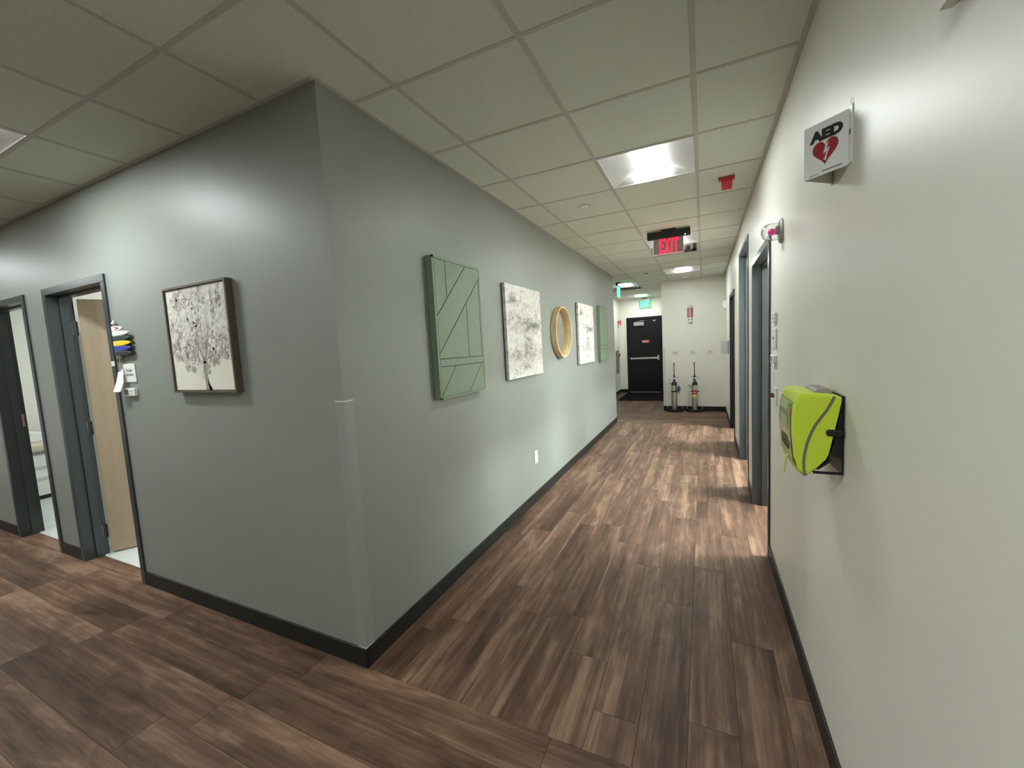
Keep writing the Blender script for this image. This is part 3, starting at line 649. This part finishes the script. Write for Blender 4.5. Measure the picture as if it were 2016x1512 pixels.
# room status flags
fl = thing('room_status_flags', (-1.95, -.001, 1.585), 'stack of coloured room status flags beside the tan door', 'flags')
bx('mount_rail', mat('rail_grey', (.30, .30, .29), .4), fl, -1.990, -1.962, -.012, -.0005, 1.59, 1.815, .003)
MB().tube([(-1.978, -.023, 1.59), (-1.978, -.023, 1.815)], .005, 10).build('spindle', M_CHROME, fl, smooth=True)
for z, s in ((1.815, 1), (1.590, -1)):
    MB().lathe([(.016, 0), (.015, .008*s), (.006, .022*s), (.001, .03*s)], 14, lambda a, b, w, z=z: (-1.976+a, -.020+b, z+w)).build('end_cap', M_CHROME, fl, smooth=True)
for i, (c, ln, m_) in enumerate((((.80, .78, .77), .13, 'white_flag'), ((.72, .70, .68), .21, 'ivory_flag'), (srgb(36, 62, 54), .212, 'dark_green_flag'), (srgb(236, 200, 30), .212, 'yellow_flag'), (srgb(42, 62, 150), .212, 'blue_flag'), (srgb(38, 40, 46), .212, 'black_flag'))):
    zc = 1.787-i*.0323; h0 = .0155; pts = [(-2.003, zc-h0), (-2.003, zc+h0)]
    for j in range(11):
        t = math.pi/2-math.pi*j/10; xx = -2.003+ln*(.42+.58*math.cos(t)); pts.append((xx, zc+h0*math.sin(t)*(1 if j not in (0, 10) else 1)))
    fg = MB().prism(pts, -.028, -.018, lambda u, v, a: (u, a, v)).build('flag', mat(m_, c, .35), fl, bev=.002)
    if i == 0:
        MB().prism([(-1.962, zc+.010), (-1.915, zc+.006), (-1.905, zc), (-1.915, zc-.006), (-1.962, zc-.010), (-1.962, zc-.005), (-1.925, zc), (-1.962, zc+.005)], -.0285, -.028, lambda u, v, a: (u, a, v)).build('flag_mark', M_RED, fg)
# paper slip and label holder on the frame
ps = thing('paper_slip', (-1.97, -.001, 1.37), 'curled white paper slip hanging at the door frame edge', 'paper')
mb = MB(); NX = 8
prof = [(1.375, -.060), (1.40, -.05), (1.44, -.036), (1.48, -.026), (1.505, -.02)]
for i in range(len(prof)-1):
    (z0, o0), (z1, o1) = prof[i], prof[i+1]
    w0 = (-2.01, -1.925 if i < 3 else -1.94); w1 = (-2.01, -1.925 if i+1 < 3 else -1.95)
    mb.face([(w0[0], o0, z0), (w0[1], o0+.004, z0), (w1[1], o1+.004, z1), (w1[0], o1, z1)]); mb.face([(w0[0], o0+.001, z0), (w0[1], o0+.005, z0), (w1[1], o1+.005, z1), (w1[0], o1+.001, z1)][::-1])
mb.face([(-1.985, -.018, 1.505), (-1.957, -.016, 1.505), (-1.96, -.014, 1.523), (-1.978, -.015, 1.523)])
mb.build('slip', mat('white_paper', (.82, .81, .78), .7), ps)
bx('hook', M_CHROME, ps, -1.974, -1.964, -.016, -.0005, 1.515, 1.53)
tag(bx('label_holder', mat('ivory_plastic', (.66, .64, .58), .5), None, -2.10, -2.057, -.016, -.0122, 1.545, 1.578, .001), 'small ivory label stuck across the door frame edge', 'label')
rs = thing('room_sign', (-1.90, 0, 1.433), 'white EXAM ROOM sign plate beside the tan door', 'sign')
bx('plate', M_WHITE, rs, -1.978, -1.826, -.006, -.0005, 1.433, 1.554, .002)
mb = MB(); lettering(mb, 'EXAM', -1.938, -1.868, 1.502, 1.519, on_front(-.006)); lettering(mb, 'ROOM 2', -1.940, -1.850, 1.474, 1.491, on_front(-.006)); mb.build('lettering', mat('grey_print', (.12, .12, .12), .6), rs)
th = thing('thermostat', (-1.90, 0, 1.342), 'small white display unit under the EXAM ROOM sign', 'thermostat')
bx('case', M_WHITE, th, -1.968, -1.832, -.022, -.0005, 1.343, 1.395, .004)
bx('display', mat('lcd_green', srgb(86, 98, 84), .25), th, -1.955, -1.905, -.0228, -.0218, 1.352, 1.386)
for i in (0, 1): bx('button', mat('button_grey', (.45, .45, .44), .5), th, -1.888, -1.856, -.0236, -.0218, 1.358+.016*i, 1.365+.016*i, .0008)
# exam table in the far room
et = thing('exam_table', (-6.03, 1.15, 0), 'white exam table seen through the leftmost doorway', 'exam table')
bx('toe_kick', M_BLACK, et, -6.28, -5.77, .34, 1.96, .001, .045)
bx('cabinet', M_WHITEM, et, -6.32, -5.765, .30, 2.0, .045, .56, .004)
for y0, y1 in ((.31, 1.14), (1.16, 1.99)):
    for z0, z1 in ((.055, .25), (.262, .385), (.397, .55)):
        dr = bx('drawer', M_WHITEM, et, -5.765, -5.752, y0, y1, z0, z1, .003); bx('pull', mat('pull_grey', (.5, .5, .48), .4), dr, -5.752, -5.742, y0+.03, y1-.03, z1-.012, z1-.004, .002)
MB().prism([(-6.36, .57), (-5.74, .57), (-5.70, .60), (-5.70, .66), (-5.74, .70), (-6.36, .70)], .26, 2.05, lambda u, v, a: (u, a, v)).build('cushion', mat('beige_vinyl', srgb(196, 186, 172), .45), et, bev=.018)
MB().prism([(.27, .70), (.9, .70), (.9, .72), (.30, .90), (.27, .90)], -6.3, -5.76, lambda u, v, a: (a, u, v)).build('backrest', mat('paper_cover', (.84, .84, .82), .6), et, bev=.01)

# ================================================================ THINGS ON THE RIGHT WALL
# AED projecting sign
ap = Vector((1.811, .293)); nw = Vector((W, .205)); fwp = Vector((W, .378)); z0, z1 = 2.010, 2.168
av = thing('defibrillator_sign', (W, .29, z0), 'white V-shaped AED sign with a red heart on the right wall', 'sign')
M_SGN = mat('sign_white', (.84, .87, .85), .35)
def vpanel(a, b, th, nm):
    d = (b-a).normalized(); n = Vector((d.y, -d.x))
    return MB().prism([tuple(a), tuple(b), tuple(b+n*th), tuple(a+n*th)], z0, z1, lambda u, v, c: (u, v, c)).build(nm, M_SGN, av, bev=.0006)
pd = (nw-ap).normalized(); pn = Vector((pd.y, -pd.x))
if pn.y > 0: pn = -pn
pl = (nw-ap).length
MB().prism([tuple(ap), tuple(nw), tuple(nw-pn*.003), tuple(ap-pn*.003)], z0, z1, lambda u, v, c: (u, v, c)).build('panel', M_SGN, av)
MB().prism([tuple(ap), tuple(fwp), tuple(fwp+Vector((-.001, -.003))), tuple(ap+Vector((.004, -.001)))], z0, z1, lambda u, v, c: (u, v, c)).build('panel', M_SGN, av)
fg_ = bx('flange', M_SGN, av, W-.0035, W-.0003, .178, .206, z0, z1); bx('flange', M_SGN, av, W-.0035, W-.0003, .377, .40, z0, z1)
bx('screw', mat('dark_screw', (.1, .1, .1), .5), fg_, W-.0050, W-.0032, .186, .196, 2.090, 2.103)
hh = z1-z0
fS = lambda u, v, w: (ap.x+pd.x*u*pl+pn.x*w, ap.y+pd.y*u*pl+pn.y*w, z0+(1-v)*hh)       # u along the panel, v down, 0..1
fSu = lambda u, v, w: fS(u, 1-v, w)
mb = MB(); lettering(mb, 'AED', .13, .86, 1-.355, 1-.14, fSu, .075); mb.build('lettering', M_BLACK, av)
ht = []
for i in range(48):
    t = 2*math.pi*i/48; x = 16*math.sin(t)**3; y = 13*math.cos(t)-5*math.cos(2*t)-2*math.cos(3*t)-math.cos(4*t); ht.append((.485+x/16*.285, .60-(y+2.5)/14.5*.235))
he = MB().raw([fS(u, v, .0008) for u, v in ht], [list(range(48))]).build('heart', M_RED, av)
bo = [(.50, .45), (.565, .43), (.52, .535), (.59, .525), (.515, .70), (.54, .70), (.49, .755), (.44, .715), (.472, .71), (.515, .585), (.44, .62)]
MB().raw([fS(u, v, .0014) for u, v in bo], [list(range(len(bo)))]).build('bolt', mat('pale_pink_print', (.8, .72, .72), .5), he)
mb = MB(); mb.face([fS(u, v, .0008) for u, v in ((.42, .925), (.85, .925), (.85, .945), (.42, .945))]); mb.face([fS(u, v, .0008) for u, v in ((.13, .955), (.34, .955), (.34, .965), (.13, .965))]); mb.build('fine_print', mat('grey_print2', (.10, .10, .10), .6), av)
MB().tube([(W-.004, .183, z1), (W-.004, .183, z1+.018)], .0012, 6).build('hanging_pin', M_CHROME, av)

# lime green defibrillator on its bracket
df = thing('defibrillator', (1.83, .32, 1.06), 'lime green AED defibrillator unit mounted on the right wall', 'defibrillator')
M_LIME = mat('lime_plastic', srgb(206, 228, 58), .38, spec=.5, coat=.15)
prof = [(1.786, 1.328), (1.800, 1.331), (1.872, 1.325), (1.897, 1.318), (1.898, 1.310), (1.882, 1.219), (1.866, 1.135), (1.858, 1.115), (1.834, 1.086), (1.808, 1.062), (1.801, 1.060), (1.782, 1.076), (1.776, 1.10), (1.771, 1.16), (1.768, 1.20), (1.768, 1.245), (1.772, 1.293)]
ya, yb = .190, .452; vs = []; N = len(prof); cxm, czm = 1.835, 1.20
for y, s in ((ya, .93), (ya+.008, .99), (ya+.02, 1.0), (yb-.02, 1.0), (yb-.008, .99), (yb, .93)):
    for u, v in prof:
        vs.append((cxm+(u-cxm)*s-.0, y, czm+(v-czm)*s))
MB().raw(vs, [list(range(N))[::-1], [5*N+i for i in range(N)]]+[(r*N+i, r*N+(i+1) % N, (r+1)*N+(i+1) % N, (r+1)*N+i) for r in range(5) for i in range(N)]).build('body', M_LIME, df, smooth=True)
# front cover panel (faces the hall)
cov = [(1.7745, 1.300), (1.7705, 1.275), (1.7668, 1.245), (1.7668, 1.205), (1.7695, 1.155), (1.7745, 1.105)]
mb = MB()
for i in range(len(cov)-1):
    (u0, v0), (u1, v1) = cov[i], cov[i+1]; mb.face([(u0-.0012, ya+.022, v0), (u0-.0012, yb-.022, v0), (u1-.0012, yb-.022, v1), (u1-.0012, ya+.022, v1)])
cp = mb.build('front_cover', mat('smoky_green_cover', srgb(160, 176, 112), .22, coat=.4), df)
def cov_x(z):
    for i in range(len(cov)-1):
        (u0, v0), (u1, v1) = cov[i], cov[i+1]
        if v1 <= z <= v0: return u0+(u1-u0)*(v0-z)/(v0-v1)
    return 1.772
fC = lambda u, v, w: (cov_x(v)-.0016-w, -u, v)
mb = MB(); lettering(mb, 'AED', -(yb-.05), -(ya+.06), 1.13, 1.175, fC, .04); mb.build('lettering', mat('dark_olive_print', (.015, .025, .012), .5), cp)
def patch(nm, m, y0, y1, zz0, zz1): MB().face([fC(-y1, zz0, .0004), fC(-y0, zz0, .0004), fC(-y0, zz1, .0004), fC(-y1, zz1, .0004)]).build(nm, m, cp)
patch('orange_label', mat('orange_print', srgb(206, 92, 20), .5), ya+.030, ya+.062, 1.255, 1.277); patch('dark_mark', mat('dark_olive_print', (.015, .025, .012), .5), ya+.034, ya+.056, 1.287, 1.292)
patch('graphic', mat('pale_green_print', srgb(170, 184, 138), .5), ya+.09, yb-.04, 1.262, 1.290); patch('graphic', mat('pale_green_print', srgb(170, 184, 138), .5), ya+.08, yb-.05, 1.20, 1.245)
# grey wave stripe on the near side
st = [(1.877, 1.322), (1.872, 1.310), (1.860, 1.283), (1.844, 1.256), (1.830, 1.233), (1.818, 1.205), (1.808, 1.172), (1.802, 1.14), (1.799, 1.11), (1.800, 1.085), (1.804, 1.064)]
mb = MB(); sw = .0042; q = []
for i, (u, v) in enumerate(st):
    a = st[max(0, i-1)]; b = st[min(len(st)-1, i+1)]; t = Vector((b[0]-a[0], b[1]-a[1])).normalized(); n = Vector((-t.y, t.x)); q.append(((u+n.x*sw, v+n.y*sw), (u-n.x*sw, v-n.y*sw)))
for i in range(len(q)-1): mb.face([(q[i][0][0], ya-.0006, q[i][0][1]), (q[i][1][0], ya-.0006, q[i][1][1]), (q[i+1][1][0], ya-.0006, q[i+1][1][1]), (q[i+1][0][0], ya-.0006, q[i+1][0][1])])
mb.build('stripe', mat('grey_stripe', srgb(112, 116, 100), .5), df)
MB().prism([(1.838, 1.324), (1.884, 1.322), (1.886, 1.331), (1.880, 1.337), (1.846, 1.338), (1.838, 1.332)], ya+.06, yb-.06, lambda u, v, a: (u, a, v)).build('handle', mat('mauve_grey_handle', srgb(150, 142, 148), .5), df, bev=.002)
MB().tube([(1.773, ya+.10, 1.108), (1.766, ya+.098, 1.10), (1.763, ya+.096, 1.075), (1.760, ya+.094, 1.045)], [.0028, .0035, .0035, .003], 8).build('pull_tag', mat('pale_yellow_plastic', srgb(214, 214, 128), .3), df, smooth=True)
MB().prism([(1.788, 1.082), (1.779, 1.10), (1.776, 1.118), (1.784, 1.105), (1.794, 1.085)], ya+.005, ya+.06, lambda u, v, a: (u-.0035, a, v)).build('latch', mat('dark_green_plastic', srgb(62, 76, 14), .4), df)
wb = thing('wall_bracket', (W, .32, 1.07), 'black metal bracket holding the lime green AED unit', 'bracket')
bx('back_plate', M_BLACK, wb, W-.006, W-.0005, .200, .44, 1.070, 1.322, .002)
MB().prism([(1.9, 1.312), (1.888, 1.219), (1.872, 1.135), (1.9, 1.125)], .203, .437, lambda u, v, a: (u, a, v)).build('cradle', M_BLACK, wb)
MB().prism([(1.856, 1.213), (1.861, 1.218), (1.899, 1.216), (1.899, 1.197), (1.861, 1.197), (1.856, 1.203)], .184, .198, lambda u, v, a: (u, a, v)).build('side_clip', M_BLACK, wb, bev=.003)
MB().prism([(1.868, 1.130), (1.864, 1.112), (1.836, 1.083), (1.842, 1.083), (1.866, 1.103), (1.876, 1.115)], .205, .43, lambda u, v, a: (u, a, v)).build('lower_edge', M_BLACK, wb)
for y in (.196, .424): bx('support_arm', M_BLACK, wb, 1.826, W-.002, y, y+.014, 1.071, 1.077, .001)
# nurse call dome lamp
dm = thing('dome_lamp', (W, 1.36, 2.08), 'clear dome lamp with a pink bulb over the nearest right doorway', 'lamp')
fD = lambda a, b, z: (W-z, 1.36+a, 2.083+b)
MB().lathe([(.066, .0005), (.066, .008), (.058, .014), (.040, .014)], 36, fD).build('base_ring', mat('grey_ring', (.40, .40, .38), .4), dm, smooth=True)
M_DOME = mat('clear_dome', (.96, .96, .96), .03, trans=1.0, ior=1.45)
MB().lathe([(.046, .013), (.046, .055), (.043, .070), (.036, .084), (.024, .094), (.010, .0985), (.0005, .099), (.0005, .0965), (.010, .096), (.0225, .0918), (.034, .0822), (.0406, .0692), (.0435, .055), (.0435, .013), (.046, .013)], 32, fD, cap=False).build('dome', M_DOME, dm, smooth=True)
MB().lathe([(.0005, .028), (.012, .030), (.018, .040), (.019, .050), (.015, .060), (.006, .066), (.0005, .067)], 20, fD, cap=False).build('bulb', mat('pink_bulb', srgb(214, 60, 130), .3, emit=srgb(214, 60, 130), es=.25), dm, smooth=True)
bx('socket', mat('pale_socket', (.6, .58, .56), .5), dm, W-.03, W-.012, 1.345, 1.375, 2.068, 2.108, .002)
# small wall devices beside the nearest right doorway
def dev(name, y0, y1, zz0, zz1, th_, label, cat): 
    r = thing(name, (W, (y0+y1)/2, zz0), label, cat); bx('case', M_WHITE, r, W-th_, W-.0005, y0, y1, zz0, zz1, .003); return r
a_ = dev('wall_sensor', 1.50, 1.615, 1.592, 1.648, .016, 'small white wall sensor, topmost beside the nearest right doorway', 'sensor')
bx('slot', mat('mid_grey', (.35, .35, .33), .5), a_, W-.0165, W-.0155, 1.505, 1.61, 1.612, 1.619); MB().lathe([(.008, .015), (.008, .018), (.0005, .018)], 12, lambda a, b, z: (W-z, 1.56+a, 1.634+b)).build('lens', mat('mid_grey', (.35, .35, .33), .5), a_)
b_ = dev('intercom_plate', 1.50, 1.635, 1.438, 1.555, .010, 'tall white plate with a small black square beside the nearest right doorway', 'wall plate')
bx('window', M_BLACK, b_, W-.0112, W-.0095, 1.56, 1.60, 1.490, 1.504)
c_ = dev('display_unit', 1.50, 1.63, 1.345, 1.395, .020, 'small white unit with a grey display, below the tall white plate', 'display')
bx('display', mat('lcd_dark', (.10, .11, .10), .25), c_, W-.0208, W-.0195, 1.56, 1.615, 1.354, 1.386)
e_ = dev('pull_station', 1.485, 1.555, 1.09, 1.20, .009, 'white call plate with a small red lever, beside the AED unit', 'wall plate')
MB().prism([(1.53, 1.148), (1.545, 1.152), (1.55, 1.163), (1.557, 1.150), (1.55, 1.137), (1.535, 1.138)], W-.028, W-.009, lambda u, v, a: (a, u, v)).build('lever', mat('dark_red_plastic', srgb(122, 28, 32), .4), e_)
# alarm box cut by the top picture edge
hs = thing('alarm_box', (W, -.40, 2.05), 'white alarm box high on the right wall, cut by the top edge', 'alarm')
bx('case', M_WHITE, hs, W-.030, W-.009, -.49, -.372, 2.052, 2.18, .004); bx('mount_plate', M_WHITE, hs, W-.009, W-.0005, -.505, -.362, 2.062, 2.19, .002)
mb = MB()
for i in range(4): mb.box(W-.0308, W-.0298, -.47, -.39, 2.09+.018*i, 2.098+.018*i)
mb.build('grille', M_BLACK, hs)
# strobe and projecting plate at the far end
so = thing('strobe_alarm', (W, 7.42, 2.03), 'small white alarm on the right wall near the end corner', 'alarm')
bx('case', M_WHITE, so, W-.05, W-.0005, 7.36, 7.48, 2.045, 2.185, .006); bx('strobe_lens', M_WHITEM, so, W-.062, W-.05, 7.39, 7.45, 2.09, 2.15, .006)
pp = thing('projecting_plate', (W, 6.66, 1.2), 'blank pale plate sticking out from the right wall near the end', 'sign')
bx('plate', mat('pale_plate', (.62, .63, .63), .35), pp, W-.125, W-.006, 6.655, 6.663, 1.213, 1.432, .002)
bx('wall_mount', M_BLACK, pp, W-.006, W-.0005, 6.62, 6.70, 1.205, 1.44, .001)

# ================================================================ END WALL AND VESTIBULE
fs = thing('extinguisher_sign', (1.265, YF, 1.84), 'white and red V-shaped fire extinguisher sign on the end wall', 'sign')
A = (1.268, YF-.07); Lf = (1.205, YF-.001); Rt = (1.331, YF-.001); zs0, zs1 = 1.845, 2.20
for a, b, nm in ((Lf, A, 'panel'), (A, Rt, 'panel')):
    p = MB().prism([a, b, (b[0], b[1]+.0045 if b != Rt else b[1]), (a[0], a[1]+.0045 if a != Lf else a[1])], zs0, zs1, lambda u, v, c: (u, v, c)).build(nm, M_WHITE, fs)
    d = Vector((b[0]-a[0], b[1]-a[1])); ln = d.length; d.normalize(); n = Vector((d.y, -d.x))
    if n.y > 0: n = -n
    fP = lambda u, v, w, a=a, d=d, n=n: (a[0]+d.x*u+n.x*w, a[1]+d.y*u+n.y*w, v)
    MB().face([fP(ln*.14, zs0+.09, .0008), fP(ln*.86, zs0+.09, .0008), fP(ln*.86, zs1-.065, .0008), fP(ln*.14, zs1-.065, .0008)]).build('red_field', M_RED, p)
    mb = MB()
    for j, ch in enumerate('FIREEXTINGUISHER'):
        zt = zs1-.072-j*.0122; lettering(mb, ch, ln*.40, ln*.60, zt-.0095, zt, fP, .03, .0016)
    mb.build('lettering', mat('pale_print', (.72, .66, .66), .5), p)
    mb = MB(); mb.face([fP(ln*.38, zs0+.075, .0009), fP(ln*.62, zs0+.075, .0009), fP(ln*.62, zs0+.05, .0009), fP(ln*.38, zs0+.05, .0009)]); mb.face([fP(ln*.2, zs0+.05, .0009), fP(ln*.8, zs0+.05, .0009), fP(ln*.5, zs0+.02, .0009)])
    mb.face([fP(ln*.35, zs1-.052, .0009), fP(ln*.65, zs1-.052, .0009), fP(ln*.6, zs1-.03, .0009), fP(ln*.4, zs1-.03, .0009)]); mb.build('icon', mat('grey_icon', (.16, .16, .16), .6), p)
def sticker(x0, x1, top, label):
    r = thing('wall_label', ((x0+x1)/2, YF, 1.18), label, 'label', 'cylinder labels on the end wall'); fn = on_front(YF-.002)
    bx('plate', mat('clear_label', (.74, .72, .65), .3), r, x0-.01, x1+.01, YF-.002, YF-.0003, 1.178, 1.262); bx('lower_edge', mat('label_edge_shade', (.5, .48, .42), .4), r, x0-.01, x1+.01, YF-.006, YF-.002, 1.174, 1.180)  # darker lower strip paints the shade along the label's bottom edge
    mb = MB(); c = (x0+x1)/2; wt = len(top)*.0115; lettering(mb, top, c-wt/2, c+wt/2, 1.232, 1.247, fn, .02); lettering(mb, 'CYLINDERS', c-.052, c+.052, 1.207, 1.222, fn, .02); mb.build('lettering', mat('dark_print', (.03, .03, .025), .6), r)
sticker(.900, 1.026, 'IN USE', 'clear lettered label above the cylinder with the blue tag'); sticker(1.235, 1.365, 'FULL', 'clear lettered label above the cylinder with the red tag'); sticker(1.56, 1.694, 'EMPTY', 'clear lettered label over bare wall, right of the other two')
def cylinder(x, y, label, red):
    r = thing('oxygen_cylinder', (x, y, 0), label, 'gas cylinder', 'oxygen cylinders on carts'); P = lambda a, b, z: (x+a, y+b, z)
    MB().lathe([(.050, .05), (.054, .06), (.055, .10), (.055, .565), (.050, .60), (.030, .632), (.018, .645)], 28, P).build('tank', M_ALU, r, smooth=True)
    MB().lathe([(.0562, .556), (.0562, .585), (.048, .612), (.032, .637), (.019, .648)], 28, P, cap=False).build('green_collar', mat('dark_green_band', srgb(22, 44, 34), .4), r, smooth=True)
    v = MB().lathe([(.016, .64), (.020, .66), (.020, .69), (.026, .695), (.026, .735), (.014, .74), (.012, .78)], 16, P).build('valve', M_BLACK, r, smooth=True)
    MB().tube([P(-.03, -.02, .705), P(.03, -.02, .705)], .012, 10).build('regulator', M_CHROME, v, smooth=True)
    MB().tube([P(-.075, -.02, .735), P(-.02, -.01, .72), P(.02, 0, .73), P(.085, -.01, .705)], .006, 8).build('t_handle', mat('grey_handle', (.3, .3, .29), .4), v, smooth=True)
    MB().lathe([(.017, -.012), (.017, .012)], 14, lambda a, b, z: (x+.012+a, y-.03+z, .70+b)).build('gauge', M_WHITE, v)
    # cart
    MB().tube([P(0, .062, .05), P(0, .062, .80), P(0, .045, .98)], .008, 10).build('cart_pole', M_BLACK, r, smooth=True)
    MB().tube([P(0, .047, .955), P(0, .042, 1.02)], .0115, 10).build('red_grip', mat('red_grip', srgb(150, 44, 40), .5), r, smooth=True)
    MB().lathe([(.0565, .415), (.061, .418), (.061, .438), (.0565, .441)], 28, P, cap=False).build('clamp_ring', M_BLACK, r, smooth=True)
    MB().box(x-.075, x+.075, y-.065, y+.075, .022, .05).box(x-.15, x+.15, y+.035, y+.06, .035, .05).build('cart_base', M_BLACK, r, bev=.006)
    for s in (-1, 1):
        wh = MB().lathe([(.045, -.013), (.05, -.008), (.05, .008), (.045, .013)], 20, lambda a, b, z, s=s: (x+s*.145+z, y+.048+a, .051+b)).build('wheel', M_BLACK, r, smooth=True)
        MB().lathe([(.016, -.0145), (.016, .0145)], 12, lambda a, b, z, s=s: (x+s*.145+z, y+.048+a, .051+b)).build('hub', M_CHROME, wh, smooth=True)
        MB().tube([P(s*.06, -.05, .035), P(s*.12, -.085, .012)], .008, 8).build('foot', M_BLACK, r, smooth=True)
    tube = mat('clear_tubing', (.66, .68, .68), .35)
    cr = random.Random(int(x*100))
    def crumple(nm, cx_, cz_, rx, rz, m_, n=9):
        mb = MB(); ring = []
        for i in range(n):
            for j in range(7):
                t = 2*math.pi*i/n; p_ = math.pi*j/6; k = .75+.5*cr.random(); ring.append((x+cx_+rx*k*math.sin(p_)*math.cos(t), y-.062+.018*k*math.sin(p_)*math.sin(t)-.0, cz_+rz*k*math.cos(p_)))
        mb.raw(ring, [(i*7+j, ((i+1) % n)*7+j, ((i+1) % n)*7+j+1, i*7+j+1) for i in range(n) for j in range(6)]); return mb.build(nm, m_, r)
    if red:
        crumple('plastic_bag', -.085, .615, .05, .075, tube); MB().tube([P(-.12, -.05, .56), P(-.09, -.06, .53), P(-.05, -.07, .50), P(-.02, -.066, .48)], .007, 8).build('hose', mat('grey_hose', (.25, .27, .28), .4), r, smooth=True)
        tg = MB().prism([(-.042, .33), (.046, .33), (.046, .455), (-.042, .455)], -.072, -.068, lambda u, v, a: P(u, a, v)).build('tag', mat('tag_red', srgb(178, 34, 44), .5), r)
        MB().prism([(-.036, .315), (.042, .315), (.042, .375), (-.036, .375)], -.0735, -.0725, lambda u, v, a: P(u, a, v)).build('yellow_strip', mat('pale_yellow_print', srgb(226, 212, 130), .5), tg)
        MB().prism([(-.03, .405), (.036, .405), (.036, .417), (-.03, .417)], -.0735, -.0725, lambda u, v, a: P(u, a, v)).build('white_strip', M_WHITE, tg)
        MB().tube([P(-.075, -.01, .428), P(.09, -.01, .428)], .007, 8).build('clamp_screw', M_BLACK, r)
    else:
        crumple('plastic_bag', -.045, .70, .045, .06, tube); crumple('blue_tag', .085, .485, .035, .065, mat('blue_plastic', srgb(74, 78, 122), .4))
        MB().tube([P(-.055, -.04, .60), P(-.11, -.03, .585), P(-.13, -.03, .57)], .005, 8).build('hose', mat('grey_hose', (.25, .27, .28), .4), r, smooth=True)
        MB().tube([P(.06, -.03, .41), P(.11, -.03, .38)], .005, 8).build('strap', M_BLACK, r)
cylinder(.947, 7.735, 'silver oxygen cylinder with a blue tag, nearer the exit door', False); cylinder(1.335, 7.735, 'silver oxygen cylinder with a red and yellow tag', True)
# vestibule: mat, extinguisher sign, cabinet, phone
fmt = thing('floor_mat', (.07, 10.1, 0), 'black entrance mat in front of the exit door', 'mat')
bx('border', M_BLACK, fmt, -.56, .70, 9.24, 11.0, .0005, .007, .002); bx('pile', mat('mat_pile', (.004, .004, .0045), .95, spec=.1), fmt, -.53, .67, 9.27, 10.97, .007, .010)
es = thing('fire_sign', (-.75, 10.86, 1.98), 'small red fire extinguisher sign beside the exit door', 'sign')
bx('plate', mat('sign_red', srgb(172, 26, 52), .4), es, -.749, -.655, 10.855, 10.861, 1.985, 2.125, .001)
MB().box(-.712, -.692, 10.8535, 10.855, 2.04, 2.10).box(-.735, -.672, 10.8535, 10.855, 1.995, 2.022).build('icon', M_WHITE, es)
bx('bracket', M_BLACK, es, -.7495, -.74, 10.84, 10.876, 1.93, 1.985)
ca = thing('extinguisher_cabinet', (-.75, 10.55, .6), 'grey metal fire extinguisher cabinet on the side wall by the exit', 'cabinet')
bx('body', mat('cabinet_grey', (.22, .21, .19), .4, metal=.4), ca, -.7495, -.70, 10.42, 10.66, .62, 1.27, .003); bx('door', mat('cabinet_door', (.30, .29, .26), .35, metal=.4), ca, -.70, -.69, 10.43, 10.65, .63, 1.24, .002); bx('handle', M_BLACK, ca, -.69, -.665, 10.62, 10.645, 1.09, 1.18, .003)
ph = thing('wall_handset', (-.75, 10.74, 1.33), 'small white unit on the side wall by the exit door', 'wall phone')
bx('body', M_WHITE, ph, -.7495, -.715, 10.70, 10.79, 1.36, 1.48, .004); bx('bracket', mat('mid_grey', (.35, .35, .33), .5), ph, -.7495, -.73, 10.72, 10.77, 1.325, 1.36)
bpy.context.view_layer.update()
